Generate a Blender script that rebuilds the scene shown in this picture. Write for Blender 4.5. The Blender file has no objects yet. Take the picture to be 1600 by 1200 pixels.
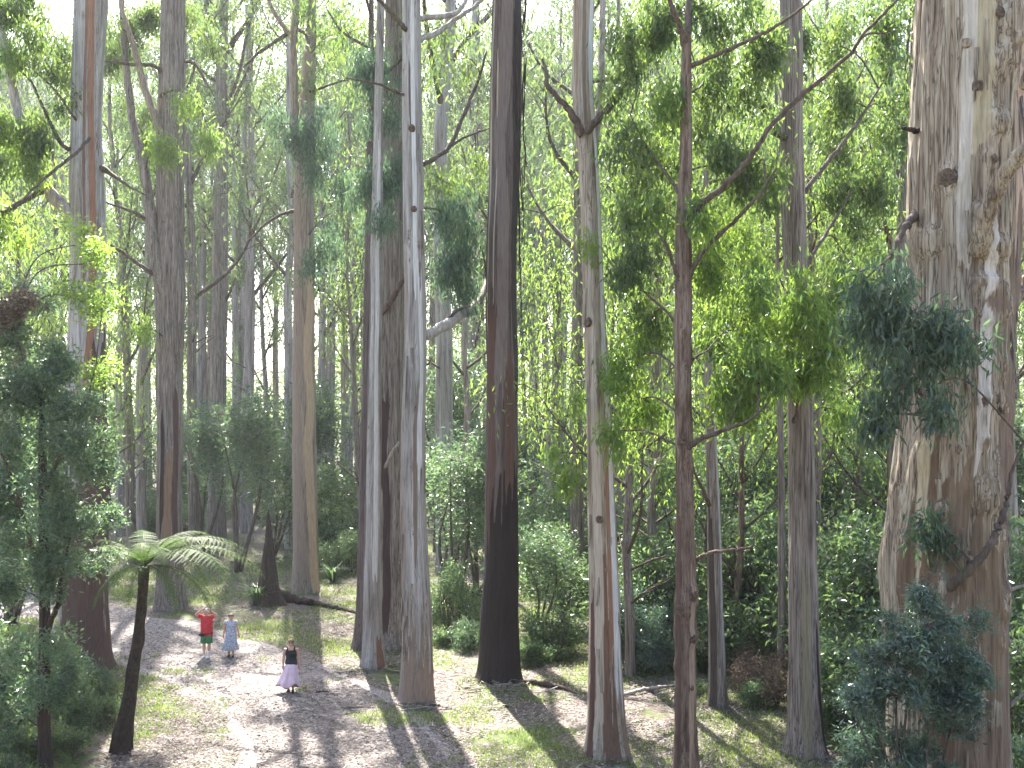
import bpy, math, random
import numpy as np
from mathutils import Vector

# ------------------------------------------------------------------ camera, sky, sun, exposure
sc = bpy.context.scene
CH = 8.3                      # eye height of the lookout above the forest flat
cam_d = bpy.data.cameras.new('camera')
cam = bpy.data.objects.new('camera', cam_d)
sc.collection.objects.link(cam)
cam.location = (0, 0, CH)
cam.rotation_euler = (math.radians(90), 0, 0)
cam_d.sensor_width = 36; cam_d.lens = 36
cam_d.shift_y = 66 / 1600
cam_d.clip_start = 0.1; cam_d.clip_end = 3000
sc.camera = cam

SUN_EL, SUN_AZ = math.radians(47), math.atan2(-0.215, 1.0)
world = bpy.data.worlds.new('World'); sc.world = world
world.use_nodes = True
wn = world.node_tree.nodes; wl = world.node_tree.links
bg = wn['Background']
sky = wn.new('ShaderNodeTexSky'); sky.sky_type = 'NISHITA'; sky.sun_disc = False
sky.sun_elevation = SUN_EL; sky.sun_rotation = SUN_AZ
sky.air_density = 1.0; sky.dust_density = 3.0; sky.ozone_density = 1.0
wl.new(sky.outputs[0], bg.inputs[0]); bg.inputs[1].default_value = 0.1
sun_d = bpy.data.lights.new('sun', 'SUN'); sun_d.energy = 5.0; sun_d.angle = math.radians(0.5)
sun_d.color = (1.0, 0.95, 0.86)
sun = bpy.data.objects.new('sun', sun_d); sc.collection.objects.link(sun)
sdir = Vector((math.sin(SUN_AZ) * math.cos(SUN_EL), math.cos(SUN_AZ) * math.cos(SUN_EL), math.sin(SUN_EL)))
sun.rotation_euler = (-sdir).to_track_quat('-Z', 'Y').to_euler()
sun.location = (0, 0, 80)
sc.view_settings.view_transform = 'Standard'; sc.view_settings.look = 'None'
sc.view_settings.exposure = 2.74; sc.view_settings.gamma = 1.0
HAZE = 0.00026
cy = sc.cycles
cy.max_bounces = 6; cy.diffuse_bounces = 3; cy.glossy_bounces = 2; cy.transmission_bounces = 4
cy.transparent_max_bounces = 4; cy.volume_bounces = 0
cy.use_denoising = True
cy.sample_clamp_indirect = 6.0
cy.caustics_reflective = False; cy.caustics_refractive = False

# ------------------------------------------------------------------ helpers
def rng_(s): return np.random.default_rng(s)
def vhash(i, j, k, s=0):
    h = (i.astype(np.int64) * 374761393 + j.astype(np.int64) * 668265263 + k.astype(np.int64) * 2147483647 + s * 974711) & 0x7fffffff
    h = ((h ^ (h >> 13)) * 1274126177) & 0x7fffffff
    h = (h ^ (h >> 16)) & 0xffff
    return h / 65535.0
def vnoise(x, y, z=0.0, s=0):
    x, y, z = np.broadcast_arrays(np.asarray(x, float), np.asarray(y, float), np.asarray(z, float))
    xi, yi, zi = np.floor(x), np.floor(y), np.floor(z)
    fx, fy, fz = x - xi, y - yi, z - zi
    u, v, w = [f * f * (3 - 2 * f) for f in (fx, fy, fz)]
    r = 0
    for a in (0, 1):
        for b in (0, 1):
            for c in (0, 1):
                r = r + vhash(xi + a, yi + b, zi + c, s) * (u if a else 1 - u) * (v if b else 1 - v) * (w if c else 1 - w)
    return r * 2 - 1
def ground_z(x, y):
    x = np.asarray(x, float); y = np.asarray(y, float)
    s = 6.5 - 0.36 * y
    bank = 0.5 * (s + np.sqrt(s * s + 0.8))
    far = np.clip((y - 110) / 200, 0, 1) ** 2 * 6
    return bank * (y < 60) + 0.10 * vnoise(x / 5, y / 5, 0, 3) + 0.05 * vnoise(x / 1.7, y / 1.7, 0, 4) + far
def gz(x, y): return float(ground_z(x, y))
def P(px, py, Y): return np.array([(px - 800) / 1600 * Y, Y, CH + (666 - py) / 1600 * Y])
def G(px, py):
    Y = 1600 * CH / (py - 666); return np.array([(px - 800) / 1600 * Y, Y])
def unit(v):
    v = np.asarray(v, float); return v / (np.linalg.norm(v, axis=-1, keepdims=True) + 1e-9)

COL = sc.collection
def mesh(name, V, F, mats=(), smooth=True, fattr=None, vcol=None, mi=None):
    """F: list of int arrays (m,3) or (m,4)."""
    V = np.asarray(V, np.float32)
    F = [np.asarray(f, np.int32) for f in (F if isinstance(F, list) else [F]) if len(f)]
    me = bpy.data.meshes.new(name)
    me.vertices.add(len(V)); me.vertices.foreach_set('co', V.ravel())
    li = np.concatenate([f.ravel() for f in F])
    tot = np.concatenate([np.full(len(f), f.shape[1], np.int32) for f in F])
    st = np.concatenate([[0], np.cumsum(tot)[:-1]]).astype(np.int32)
    me.loops.add(len(li)); me.loops.foreach_set('vertex_index', li)
    me.polygons.add(len(tot)); me.polygons.foreach_set('loop_start', st)
    me.polygons.foreach_set('use_smooth', np.full(len(tot), smooth, bool))
    if mi is not None: me.polygons.foreach_set('material_index', np.asarray(mi, np.int32))
    for m in (mats if isinstance(mats, (list, tuple)) else [mats]): me.materials.append(m)
    me.update(calc_edges=True)
    if fattr is not None:
        a = me.attributes.new('rnd', 'FLOAT', 'FACE'); a.data.foreach_set('value', np.asarray(fattr, np.float32))
    if vcol is not None:
        a = me.attributes.new('bark', 'FLOAT_COLOR', 'POINT'); a.data.foreach_set('color', np.asarray(vcol, np.float32).ravel())
    return me
def obj(name, me, parent=None, loc=(0, 0, 0), rz=0, sc_=None):
    o = bpy.data.objects.new(name, me); COL.objects.link(o)
    o.parent = parent; o.location = loc; o.rotation_euler = (0, 0, rz)
    if sc_ is not None: o.scale = sc_ if hasattr(sc_, '__len__') else (sc_,) * 3
    return o
def thing(name, label, cat, loc, rz=0, scale=None, group=None):
    o = obj(name, None, None, loc, rz, scale); o.empty_display_size = 0.2
    o['label'] = label; o['category'] = cat
    if group: o['group'] = group
    return o
def tag(o, label=None, cat=None, group=None, kind=None):
    if label: o['label'] = label
    if cat: o['category'] = cat
    if group: o['group'] = group
    if kind: o['kind'] = kind
    return o

class MB:
    def __init__(s): s.V = []; s.F4 = []; s.F3 = []; s.n = 0
    def add(s, V, F4=None, F3=None):
        if F4 is not None and len(F4): s.F4.append(np.asarray(F4) + s.n)
        if F3 is not None and len(F3): s.F3.append(np.asarray(F3) + s.n)
        s.V.append(np.asarray(V, float)); s.n += len(V)
    def tube(s, pts, rad, k=6, cap=True, lump=0.0, seed=0):
        pts = np.asarray(pts, float); rad = np.asarray(rad, float); n = len(pts)
        tan = unit(np.gradient(pts, axis=0))
        ref = np.array([0.31, 0.17, 0.93]) if abs(tan[0][2]) < .8 else np.array([0.93, 0.31, 0.17])
        a = unit(np.cross(tan, ref)); b = np.cross(tan, a)
        th = np.arange(k) / k * 2 * math.pi
        R = rad[:, None] * np.ones(k)[None]
        if lump: R = R * (1 + lump * vnoise(np.arange(n)[:, None] * .6 + seed, np.cos(th)[None] * 1.3, np.sin(th)[None] * 1.3, seed))
        V = pts[:, None] + R[..., None] * (np.cos(th)[None, :, None] * a[:, None] + np.sin(th)[None, :, None] * b[:, None])
        i = np.arange(n - 1)[:, None] * k; j = np.arange(k)[None]; j2 = (j + 1) % k
        F = np.stack([i + j, i + j2, i + k + j2, i + k + j], -1).reshape(-1, 4)
        V = V.reshape(-1, 3); T = None
        if cap:
            V = np.concatenate([V, pts[:1], pts[-1:]]); c0, c1 = n * k, n * k + 1
            jj = np.arange(k); T = np.concatenate([np.stack([np.full(k, c0), (jj + 1) % k, jj], -1),
                np.stack([np.full(k, c1), (n - 1) * k + jj, (n - 1) * k + (jj + 1) % k], -1)])
        s.add(V, F, T)
    def ell(s, c, r, k=12, m=8):
        u = np.linspace(0, math.pi, m + 1)
        pts = np.array([[0, 0, -math.cos(t)] for t in u])
        th = np.arange(k) / k * 2 * math.pi
        V = np.stack([np.sin(u)[:, None] * np.cos(th), np.sin(u)[:, None] * np.sin(th), -np.cos(u)[:, None] * np.ones(k)], -1).reshape(-1, 3)
        i = np.arange(m)[:, None] * k; j = np.arange(k)[None]; j2 = (j + 1) % k
        s.add(V * np.asarray(r) + np.asarray(c), np.stack([i + j, i + j2, i + k + j2, i + k + j], -1).reshape(-1, 4))
    def mesh(s, name, mat, smooth=True, **kw):
        return mesh(name, np.concatenate(s.V), [np.concatenate(x) for x in (s.F4, s.F3) if x], mat, smooth, **kw)
    def build(s, name, mat, parent=None, **kw):
        return obj(name, s.mesh(name, mat, **kw), parent)

def smooth_path(pts, n):
    pts = np.asarray(pts, float)
    d = np.concatenate([[0], np.cumsum(np.linalg.norm(np.diff(pts[:, :3], axis=0), axis=1))])
    t = np.linspace(0, d[-1], n)
    Q = np.empty((n, pts.shape[1]))
    p = np.concatenate([2 * pts[:1] - pts[1:2], pts, 2 * pts[-1:] - pts[-2:-1]])
    seg = np.clip(np.searchsorted(d, t, 'right') - 1, 0, len(pts) - 2)
    u = ((t - d[seg]) / (d[seg + 1] - d[seg] + 1e-9))[:, None]
    p0, p1, p2, p3 = p[seg], p[seg + 1], p[seg + 2], p[seg + 3]
    return 0.5 * (2 * p1 + (p2 - p0) * u + (2 * p0 - 5 * p1 + 4 * p2 - p3) * u ** 2 + (3 * p1 - p0 - 3 * p2 + p3) * u ** 3)

DENS = 1.0      # leaves in a spray
def leaf_quads(rng, Pn, AX, L, W):
    rv = rng.normal(size=Pn.shape); side = unit(np.cross(AX, rv)); nor = np.cross(side, AX)
    L = L[:, None]; W = W[:, None]
    bend = nor * L * rng.uniform(-.2, .2, (len(Pn), 1))
    mid = Pn + AX * L * .42
    V = np.stack([Pn, mid + side * W / 2 + nor * W * .18, Pn + AX * L + bend, mid - side * W / 2 + nor * W * .18], 1)
    return V.reshape(-1, 3)
def leaf_mesh(name, rng, centers, per, spread, L, W, mat, droop=1.0, jit=.5, out=None, twigs=None):
    centers = np.asarray(centers, float); m = len(centers)
    cnt = np.maximum(2, (per * DENS * rng.uniform(.5, 1.5, m)).astype(int))
    idx = np.repeat(np.arange(m), cnt); n = len(idx)
    Pn = centers[idx] + rng.normal(size=(n, 3)) * np.asarray(spread)
    ax = np.array([0, 0, -droop]) + rng.normal(size=(n, 3)) * jit
    if out is not None: ax = ax + unit(centers[idx] - out) * .4
    AX = unit(ax)
    s = rng.uniform(.65, 1.25, n)
    V = leaf_quads(rng, Pn, AX, L * s, W * s * rng.uniform(.8, 1.2, n))
    rnd = np.clip(.6 * rng.random(m)[idx] + .4 * rng.random(n), 0, 1)
    F = [np.arange(4 * n).reshape(n, 4)]; mats = [mat]; mi = None
    if twigs is not None and twigs.n:
        f4 = np.concatenate(twigs.F4) + 4 * n; f3 = np.concatenate(twigs.F3) + 4 * n if twigs.F3 else np.zeros((0, 3), int)
        V = np.concatenate([V] + twigs.V); F[0] = np.concatenate([F[0], f4]); F.append(f3)
        ne = len(f4) + len(f3); rnd = np.concatenate([rnd, np.zeros(ne)]); mats = [mat, M['branch']]
        mi = np.concatenate([np.zeros(n), np.ones(ne)])
    return mesh(name, V, F, mats, False, fattr=rnd, mi=mi)

# ------------------------------------------------------------------ materials
def nt(name):
    m = bpy.data.materials.new(name); m.use_nodes = True
    t = m.node_tree; t.nodes.clear()
    out = t.nodes.new('ShaderNodeOutputMaterial')
    return m, t, out
def N(t, typ, **kw):
    n = t.nodes.new(typ)
    for k, v in kw.items():
        if k in n.inputs: n.inputs[k].default_value = v
        else: setattr(n, k, v)
    return n
def ramp(t, fac, stops):
    r = t.nodes.new('ShaderNodeValToRGB'); e = r.color_ramp.elements
    while len(e) < len(stops): e.new(0.5)
    for el, (p, c) in zip(e, stops): el.position = p; el.color = (*c, 1) if len(c) == 3 else c
    t.links.new(fac, r.inputs[0]); return r.outputs[0]
def mixc(t, fac, a, b, mode='MIX'):
    n = t.nodes.new('ShaderNodeMix'); n.data_type = 'RGBA'; n.blend_type = mode
    for sock, v in ((n.inputs[0], fac), (n.inputs[6], a), (n.inputs[7], b)):
        if hasattr(v, 'links'): t.links.new(v, sock)
        elif isinstance(v, (int, float)): sock.default_value = v
        else: sock.default_value = (*v, 1)
    return n.outputs[2]
def math_(t, op, a, b=0.0, clamp=False):
    n = t.nodes.new('ShaderNodeMath'); n.operation = op; n.use_clamp = clamp
    for s, v in zip(n.inputs, (a, b)):
        if hasattr(v, 'links'): t.links.new(v, s)
        else: s.default_value = v
    return n.outputs[0]
def coords(t, scale, obj_random=True):
    tc = t.nodes.new('ShaderNodeTexCoord'); mp = t.nodes.new('ShaderNodeMapping')
    mp.inputs['Scale'].default_value = scale
    t.links.new(tc.outputs['Object'], mp.inputs[0])
    if obj_random:
        oi = t.nodes.new('ShaderNodeObjectInfo'); mu = math_(t, 'MULTIPLY', oi.outputs['Random'], 40.0)
        t.links.new(mu, mp.inputs['Location'])
    return mp.outputs[0]
def noise(t, vec, scale=1.0, detail=4.0, rough=.6, dist=0.0):
    n = N(t, 'ShaderNodeTexNoise', Scale=scale, Detail=detail, Roughness=rough, Distortion=dist)
    t.links.new(vec, n.inputs['Vector']); return n.outputs['Fac']

def bark_mat(name, stops, streak=(7, 7, .5), fibre=(42, 42, 1.6), fib=.45, bump=.5, spots=None, rough=.85, crack=.6):
    m, t, out = nt(name)
    base = ramp(t, noise(t, coords(t, streak), 1, 5, .62, .3), stops)
    f = noise(t, coords(t, fibre), 1, 4, .6)
    base = mixc(t, fib, base, ramp(t, f, [(.3, (.25, .24, .25)), (.52, (1, 1, 1)), (.75, (1.25, 1.22, 1.2))]), 'MULTIPLY')
    ck = noise(t, coords(t, (fibre[0] * .45, fibre[1] * .45, fibre[2] * .28)), 1, 3, .5, .4)
    ckm = ramp(t, ck, [(.455, (1, 1, 1)), (.485, (.32, .28, .26)), (.50, (.32, .28, .26)), (.53, (1, 1, 1))])
    base = mixc(t, crack, base, ckm, 'MULTIPLY')
    if spots:
        sp = noise(t, coords(t, (5, 5, 1.1)), 1, 6, .7, .6)
        base = mixc(t, ramp(t, sp, [(.6, (0, 0, 0)), (.66, (1, 1, 1))]), base, spots)
    at = N(t, 'ShaderNodeAttribute', attribute_name='bark')
    jag = noise(t, coords(t, (16, 16, 1.2)), 1, 4, .65)
    a = math_(t, 'ADD', at.outputs['Alpha'], math_(t, 'MULTIPLY', math_(t, 'SUBTRACT', jag, .5), .9))
    fac = ramp(t, a, [(.44, (0, 0, 0)), (.56, (1, 1, 1))])
    nz = math_(t, 'GREATER_THAN', at.outputs['Fac'], .004)
    fac = math_(t, 'MULTIPLY', fac, nz)
    tint = mixc(t, .6, at.outputs['Color'], ramp(t, f, [(.3, (.45, .42, .42)), (.6, (1.15, 1.12, 1.1))]), 'MULTIPLY')
    base = mixc(t, fac, base, tint)
    b = N(t, 'ShaderNodeBsdfPrincipled', Roughness=rough); b.inputs['Specular IOR Level'].default_value = .25
    t.links.new(base, b.inputs['Base Color'])
    bp = N(t, 'ShaderNodeBump', Strength=bump, Distance=.05)
    t.links.new(math_(t, 'ADD', f, math_(t, 'MULTIPLY', ck, .6)), bp.inputs['Height']); t.links.new(bp.outputs[0], b.inputs['Normal'])
    t.links.new(b.outputs[0], out.inputs[0]); return m
def leaf_mat(name, dark, light, trans, tw=.45, rough=.42, spec=.5, odd=None):
    m, t, out = nt(name)
    at = N(t, 'ShaderNodeAttribute', attribute_name='rnd')
    stops = [(0, dark), (.85, light)] + ([(.97, odd)] if odd else [])
    c = ramp(t, at.outputs['Fac'], stops)
    oi = t.nodes.new('ShaderNodeObjectInfo')
    hs = N(t, 'ShaderNodeHueSaturation', Saturation=1.0)
    t.links.new(math_(t, 'ADD', math_(t, 'MULTIPLY', oi.outputs['Random'], .035), .4825), hs.inputs['Hue'])
    t.links.new(math_(t, 'ADD', math_(t, 'MULTIPLY', oi.outputs['Random'], .4), .8), hs.inputs['Value'])
    t.links.new(c, hs.inputs['Color'])
    b = N(t, 'ShaderNodeBsdfPrincipled', Roughness=rough); b.inputs['Specular IOR Level'].default_value = spec
    t.links.new(hs.outputs[0], b.inputs['Base Color'])
    tr = t.nodes.new('ShaderNodeBsdfTranslucent')
    tc = mixc(t, at.outputs['Fac'], (trans[0] * .32, trans[1] * .42, trans[2] * 1.1), trans)
    t.links.new(tc, tr.inputs[0])
    mx = N(t, 'ShaderNodeMixShader'); mx.inputs[0].default_value = tw
    t.links.new(b.outputs[0], mx.inputs[1]); t.links.new(tr.outputs[0], mx.inputs[2])
    t.links.new(mx.outputs[0], out.inputs[0]); return m
def plain(name, col, rough=.8, var=.25, scale=12, spec=.3, bump=0, col2=None):
    m, t, out = nt(name)
    f = noise(t, coords(t, (scale,) * 3), 1, 4, .6)
    c = ramp(t, f, [(.35, tuple(x * (1 - var) for x in col)), (.65, col2 or tuple(min(1, x * (1 + var)) for x in col))])
    b = N(t, 'ShaderNodeBsdfPrincipled', Roughness=rough); b.inputs['Specular IOR Level'].default_value = spec
    t.links.new(c, b.inputs['Base Color'])
    if bump:
        bp = N(t, 'ShaderNodeBump', Strength=bump, Distance=.02)
        t.links.new(f, bp.inputs['Height']); t.links.new(bp.outputs[0], b.inputs['Normal'])
    t.links.new(b.outputs[0], out.inputs[0]); return m

M = {}
M['gum_pale'] = bark_mat('smooth_pale_gum', [(.3, (.12, .095, .08)), (.42, (.27, .24, .215)), (.55, (.37, .345, .32)), (.7, (.50, .475, .45))],
                         streak=(5, 5, .3), fib=.35, spots=(.14, .10, .075))
M['gum_cream'] = bark_mat('cream_gum', [(.3, (.15, .10, .07)), (.42, (.29, .225, .165)), (.55, (.38, .32, .255)), (.7, (.48, .43, .37))], streak=(6, 6, .3), fib=.45, spots=(.14, .09, .06), crack=.7)
M['gum_grey'] = bark_mat('grey_fibrous', [(.3, (.14, .11, .095)), (.5, (.26, .22, .19)), (.7, (.37, .32, .28))], streak=(9, 9, .4), fib=.8, bump=.9, crack=.9)
M['gum_tan'] = bark_mat('tan_bark', [(.3, (.20, .155, .12)), (.5, (.32, .26, .205)), (.7, (.42, .35, .28))], streak=(7, 7, .3), fib=.6, bump=.7)
M['gum_char'] = bark_mat('charred_bark', [(.3, (.075, .055, .05)), (.5, (.135, .10, .09)), (.72, (.21, .17, .16))], streak=(8, 8, .22), fib=.65, bump=.8)
M['gum_giant'] = bark_mat('mottled_giant_bark', [(.27, (.14, .10, .07)), (.4, (.25, .19, .135)), (.5, (.34, .275, .20)), (.62, (.425, .365, .28)), (.8, (.52, .475, .395))],
                          streak=(6.5, 6.5, .38), fibre=(26, 26, 1.4), fib=.8, crack=.95, bump=1.0, spots=(.15, .10, .065))
M['gum_knot'] = bark_mat('knotty_bark', [(.3, (.075, .047, .034)), (.46, (.19, .13, .098)), (.6, (.26, .195, .155)), (.75, (.36, .30, .255))], streak=(6, 6, .9), fibre=(36, 36, 3), fib=.7, bump=.9, spots=(.13, .07, .05))
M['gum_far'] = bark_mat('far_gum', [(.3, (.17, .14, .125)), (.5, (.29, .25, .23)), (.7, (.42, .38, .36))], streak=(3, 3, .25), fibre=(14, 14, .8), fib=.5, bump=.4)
M['burl'] = bark_mat('burl_wood', [(.3, (.07, .045, .032)), (.5, (.17, .115, .08)), (.72, (.33, .26, .2))], streak=(14, 14, 14), fibre=(60, 60, 60), fib=.6, bump=1.0)
M['branch'] = bark_mat('branch_bark', [(.3, (.065, .048, .038)), (.6, (.14, .105, .085)), (.8, (.22, .18, .15))], streak=(9, 9, 4), fib=.4, bump=.4)
M['branch_pale'] = bark_mat('pale_branch_bark', [(.3, (.25, .21, .18)), (.6, (.44, .40, .37)), (.8, (.52, .49, .46))], streak=(7, 7, 3), fib=.4, bump=.4)
M['burnt'] = bark_mat('burnt_wood', [(.3, (.03, .022, .02)), (.6, (.08, .05, .04)), (.8, (.16, .08, .055))], streak=(9, 9, 1), fib=.6, bump=.9)
M['fern_trunk'] = bark_mat('fern_trunk', [(.3, (.035, .025, .02)), (.6, (.075, .052, .04)), (.8, (.12, .09, .07))], streak=(10, 10, 8), fibre=(60, 60, 20), fib=.7, bump=1.2)
M['leaf'] = leaf_mat('gum_leaf', (.03, .052, .030), (.09, .122, .045), (.30, .43, .065), .48, odd=(.22, .16, .06))
M['leaf_bright'] = leaf_mat('young_gum_leaf', (.04, .075, .028), (.11, .16, .04), (.42, .60, .07), .53, odd=(.26, .20, .06))
M['leaf_blue'] = leaf_mat('blue_gum_leaf', (.032, .058, .044), (.10, .14, .095), (.19, .31, .10), .42, rough=.34)
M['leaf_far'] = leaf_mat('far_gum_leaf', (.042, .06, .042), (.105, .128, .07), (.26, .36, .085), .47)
M['leaf_wattle'] = leaf_mat('wattle_leaf', (.03, .06, .035), (.10, .135, .08), (.24, .37, .11), .42, rough=.34, spec=.7)
M['leaf_shrub'] = leaf_mat('shrub_leaf', (.036, .056, .034), (.105, .14, .068), (.27, .40, .10), .45, rough=.32, spec=.7)
M['leaf_gloss'] = leaf_mat('glossy_shrub_leaf', (.035, .06, .045), (.11, .15, .11), (.17, .28, .10), .38, rough=.28, spec=.8)
M['leaf_dead'] = leaf_mat('dead_leaf', (.09, .065, .047), (.21, .155, .115), (.12, .08, .05), .22, rough=.8, spec=.2)
M['frond'] = leaf_mat('fern_frond', (.04, .07, .022), (.085, .125, .04), (.15, .24, .045), .4, rough=.6, spec=.12)
M['grass'] = leaf_mat('grass_blade', (.05, .085, .022), (.14, .18, .055), (.32, .43, .08), .46, rough=.55, odd=(.34, .30, .16))
M['litter'] = leaf_mat('fallen_leaf', (.05, .037, .032), (.27, .22, .195), (.08, .05, .03), .06, rough=.75, spec=.3, odd=(.42, .37, .33))

# ------------------------------------------------------------------ the ground and the path
def ground_mat():
    m, t, out = nt('forest_floor')
    v = coords(t, (1, 1, 1), False)
    lit = ramp(t, noise(t, v, 9, 8, .75), [(.36, (.035, .027, .022)), (.5, (.11, .088, .075)), (.64, (.29, .245, .22))])
    gr = ramp(t, noise(t, v, 5, 6, .7), [(.35, (.045, .06, .02)), (.65, (.11, .135, .045))])
    fac = ramp(t, noise(t, v, .35, 5, .65), [(.47, (0, 0, 0)), (.6, (1, 1, 1))])
    c = mixc(t, fac, lit, gr)
    b = N(t, 'ShaderNodeBsdfPrincipled', Roughness=.9); b.inputs['Specular IOR Level'].default_value = .2
    t.links.new(c, b.inputs['Base Color'])
    bp = N(t, 'ShaderNodeBump', Strength=.7, Distance=.05)
    t.links.new(noise(t, v, 14, 8, .7), bp.inputs['Height']); t.links.new(bp.outputs[0], b.inputs['Normal'])
    t.links.new(b.outputs[0], out.inputs[0]); return m
def path_mat():
    m, t, out = nt('leaf_strewn_path')
    v = coords(t, (1, 1, 1), False)
    c = ramp(t, noise(t, v, 11, 9, .78), [(.36, (.06, .05, .048)), (.5, (.20, .175, .168)), (.62, (.42, .385, .37))])
    c = mixc(t, ramp(t, noise(t, v, .9, 5, .6), [(.4, (0, 0, 0)), (.7, (.35, .35, .35))]), c, (.27, .245, .235))
    b = N(t, 'ShaderNodeBsdfPrincipled', Roughness=.85); b.inputs['Specular IOR Level'].default_value = .3
    t.links.new(c, b.inputs['Base Color'])
    bp = N(t, 'ShaderNodeBump', Strength=.6, Distance=.04)
    t.links.new(noise(t, v, 18, 8, .7), bp.inputs['Height']); t.links.new(bp.outputs[0], b.inputs['Normal'])
    t.links.new(b.outputs[0], out.inputs[0]); return m
xs = np.concatenate([np.linspace(-900, -62, 22), np.linspace(-60, 60, 200), np.linspace(62, 900, 22)])
ys = np.concatenate([np.linspace(-60, 1, 16), np.linspace(2, 90, 180), np.linspace(92, 320, 60), np.linspace(330, 2000, 24)])
X, Y = np.meshgrid(xs, ys); Z = ground_z(X, Y)
nx, ny = len(xs), len(ys)
i = np.arange(ny - 1)[:, None] * nx; j = np.arange(nx - 1)[None]
gF = np.stack([i + j, i + j + 1, i + nx + j + 1, i + nx + j], -1).reshape(-1, 4)
tag(obj('ground', mesh('ground', np.stack([X, Y, Z], -1).reshape(-1, 3), gF, ground_mat())), kind='structure')

PATH = smooth_path([(*G(600, 1420), 2.6), (*G(560, 1250), 2.6), (*G(530, 1160), 2.5), (*G(455, 1090), 2.5), (*G(365, 1045), 2.6), (*G(255, 1010), 2.7), (*G(130, 970), 2.6), (*G(0, 925), 2.6), (*G(-180, 895), 2.6)], 120)
def path_dist(x, y):
    d = np.full(np.shape(x), 99.0)
    for q in PATH[::2]: d = np.minimum(d, np.hypot(x - q[0], y - q[1]) - q[2])
    return d
tp = unit(np.gradient(PATH[:, :2], axis=0)); npv = np.stack([-tp[:, 1], tp[:, 0]], -1)
K = 25; off = np.linspace(-1, 1, K)
ed = 1 + .22 * vnoise(np.arange(120)[:, None] * .35, np.sign(off)[None] * 3.3, 0, 9)
pp = PATH[:, None, :2] + npv[:, None] * (off[None, :, None] * PATH[:, None, 2:3] * ed[..., None])
pz = ground_z(pp[..., 0], pp[..., 1]) + .035 - .03 * np.abs(off)[None] ** 6
i = np.arange(119)[:, None] * K; j = np.arange(K - 1)[None]
pF = np.stack([i + j, i + K + j, i + K + j + 1, i + j + 1], -1).reshape(-1, 4)
tag(obj('path', mesh('path', np.concatenate([pp, pz[..., None]], -1).reshape(-1, 3), pF, path_mat())), kind='structure')
def floor_z(x, y):
    return ground_z(x, y) + np.where(path_dist(x, y) < -.3, .035, 0)

# grass and leaf litter
def scatter(n, seed, y0=19, y1=75, pw=1.6):
    r = rng_(seed); u = r.random(n)
    y = (y0 ** (1 - pw) + u * (y1 ** (1 - pw) - y0 ** (1 - pw))) ** (1 / (1 - pw))
    x = r.uniform(-.56, .56, n) * y
    return r, x, y
def make_grass():
    r, x, y = scatter(330000, 11)
    mask = .5 * vnoise(x / 3.2, y / 3.2, 0, 21) + .35 * vnoise(x / 1.1, y / 1.1, 0, 22) + .3 * vnoise(x / .35, y / .35, 0, 23)
    pd = path_dist(x, y)
    bias = np.clip(pd / 2.5, -1.2, .5)
    keep = mask + bias * .45 + .12 * np.clip((y - 40) / 20, 0, 1) > .22 + .3 * (r.random(len(x)) - .5)
    x, y, pd, mask = x[keep], y[keep], pd[keep], mask[keep]; n = len(x)
    h = r.uniform(.03, .11, n) * (1 + .9 * np.clip(mask, 0, 1)) * (1 + (y > 38) * .3)
    w = r.uniform(.010, .02, n) * (y / 28)
    a = r.uniform(0, 6.283, n); b = r.uniform(0, 6.283, n); ln = r.uniform(.1, .7, n) * h
    z = floor_z(x, y) - .005
    dx, dy = np.cos(a) * w, np.sin(a) * w
    V = np.stack([np.stack([x - dx, y - dy, z], -1), np.stack([x + dx, y + dy, z], -1), np.stack([x + np.cos(b) * ln, y + np.sin(b) * ln, z + h], -1)], 1).reshape(-1, 3)
    o = obj('grass', mesh('grass', V, np.arange(3 * n).reshape(n, 3), M['grass'], False, fattr=np.clip(.5 + .5 * mask + r.normal(size=n) * .2, 0, 1)))
    tag(o, 'patchy green grass growing through the forest floor', 'grass', kind='stuff')
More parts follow.
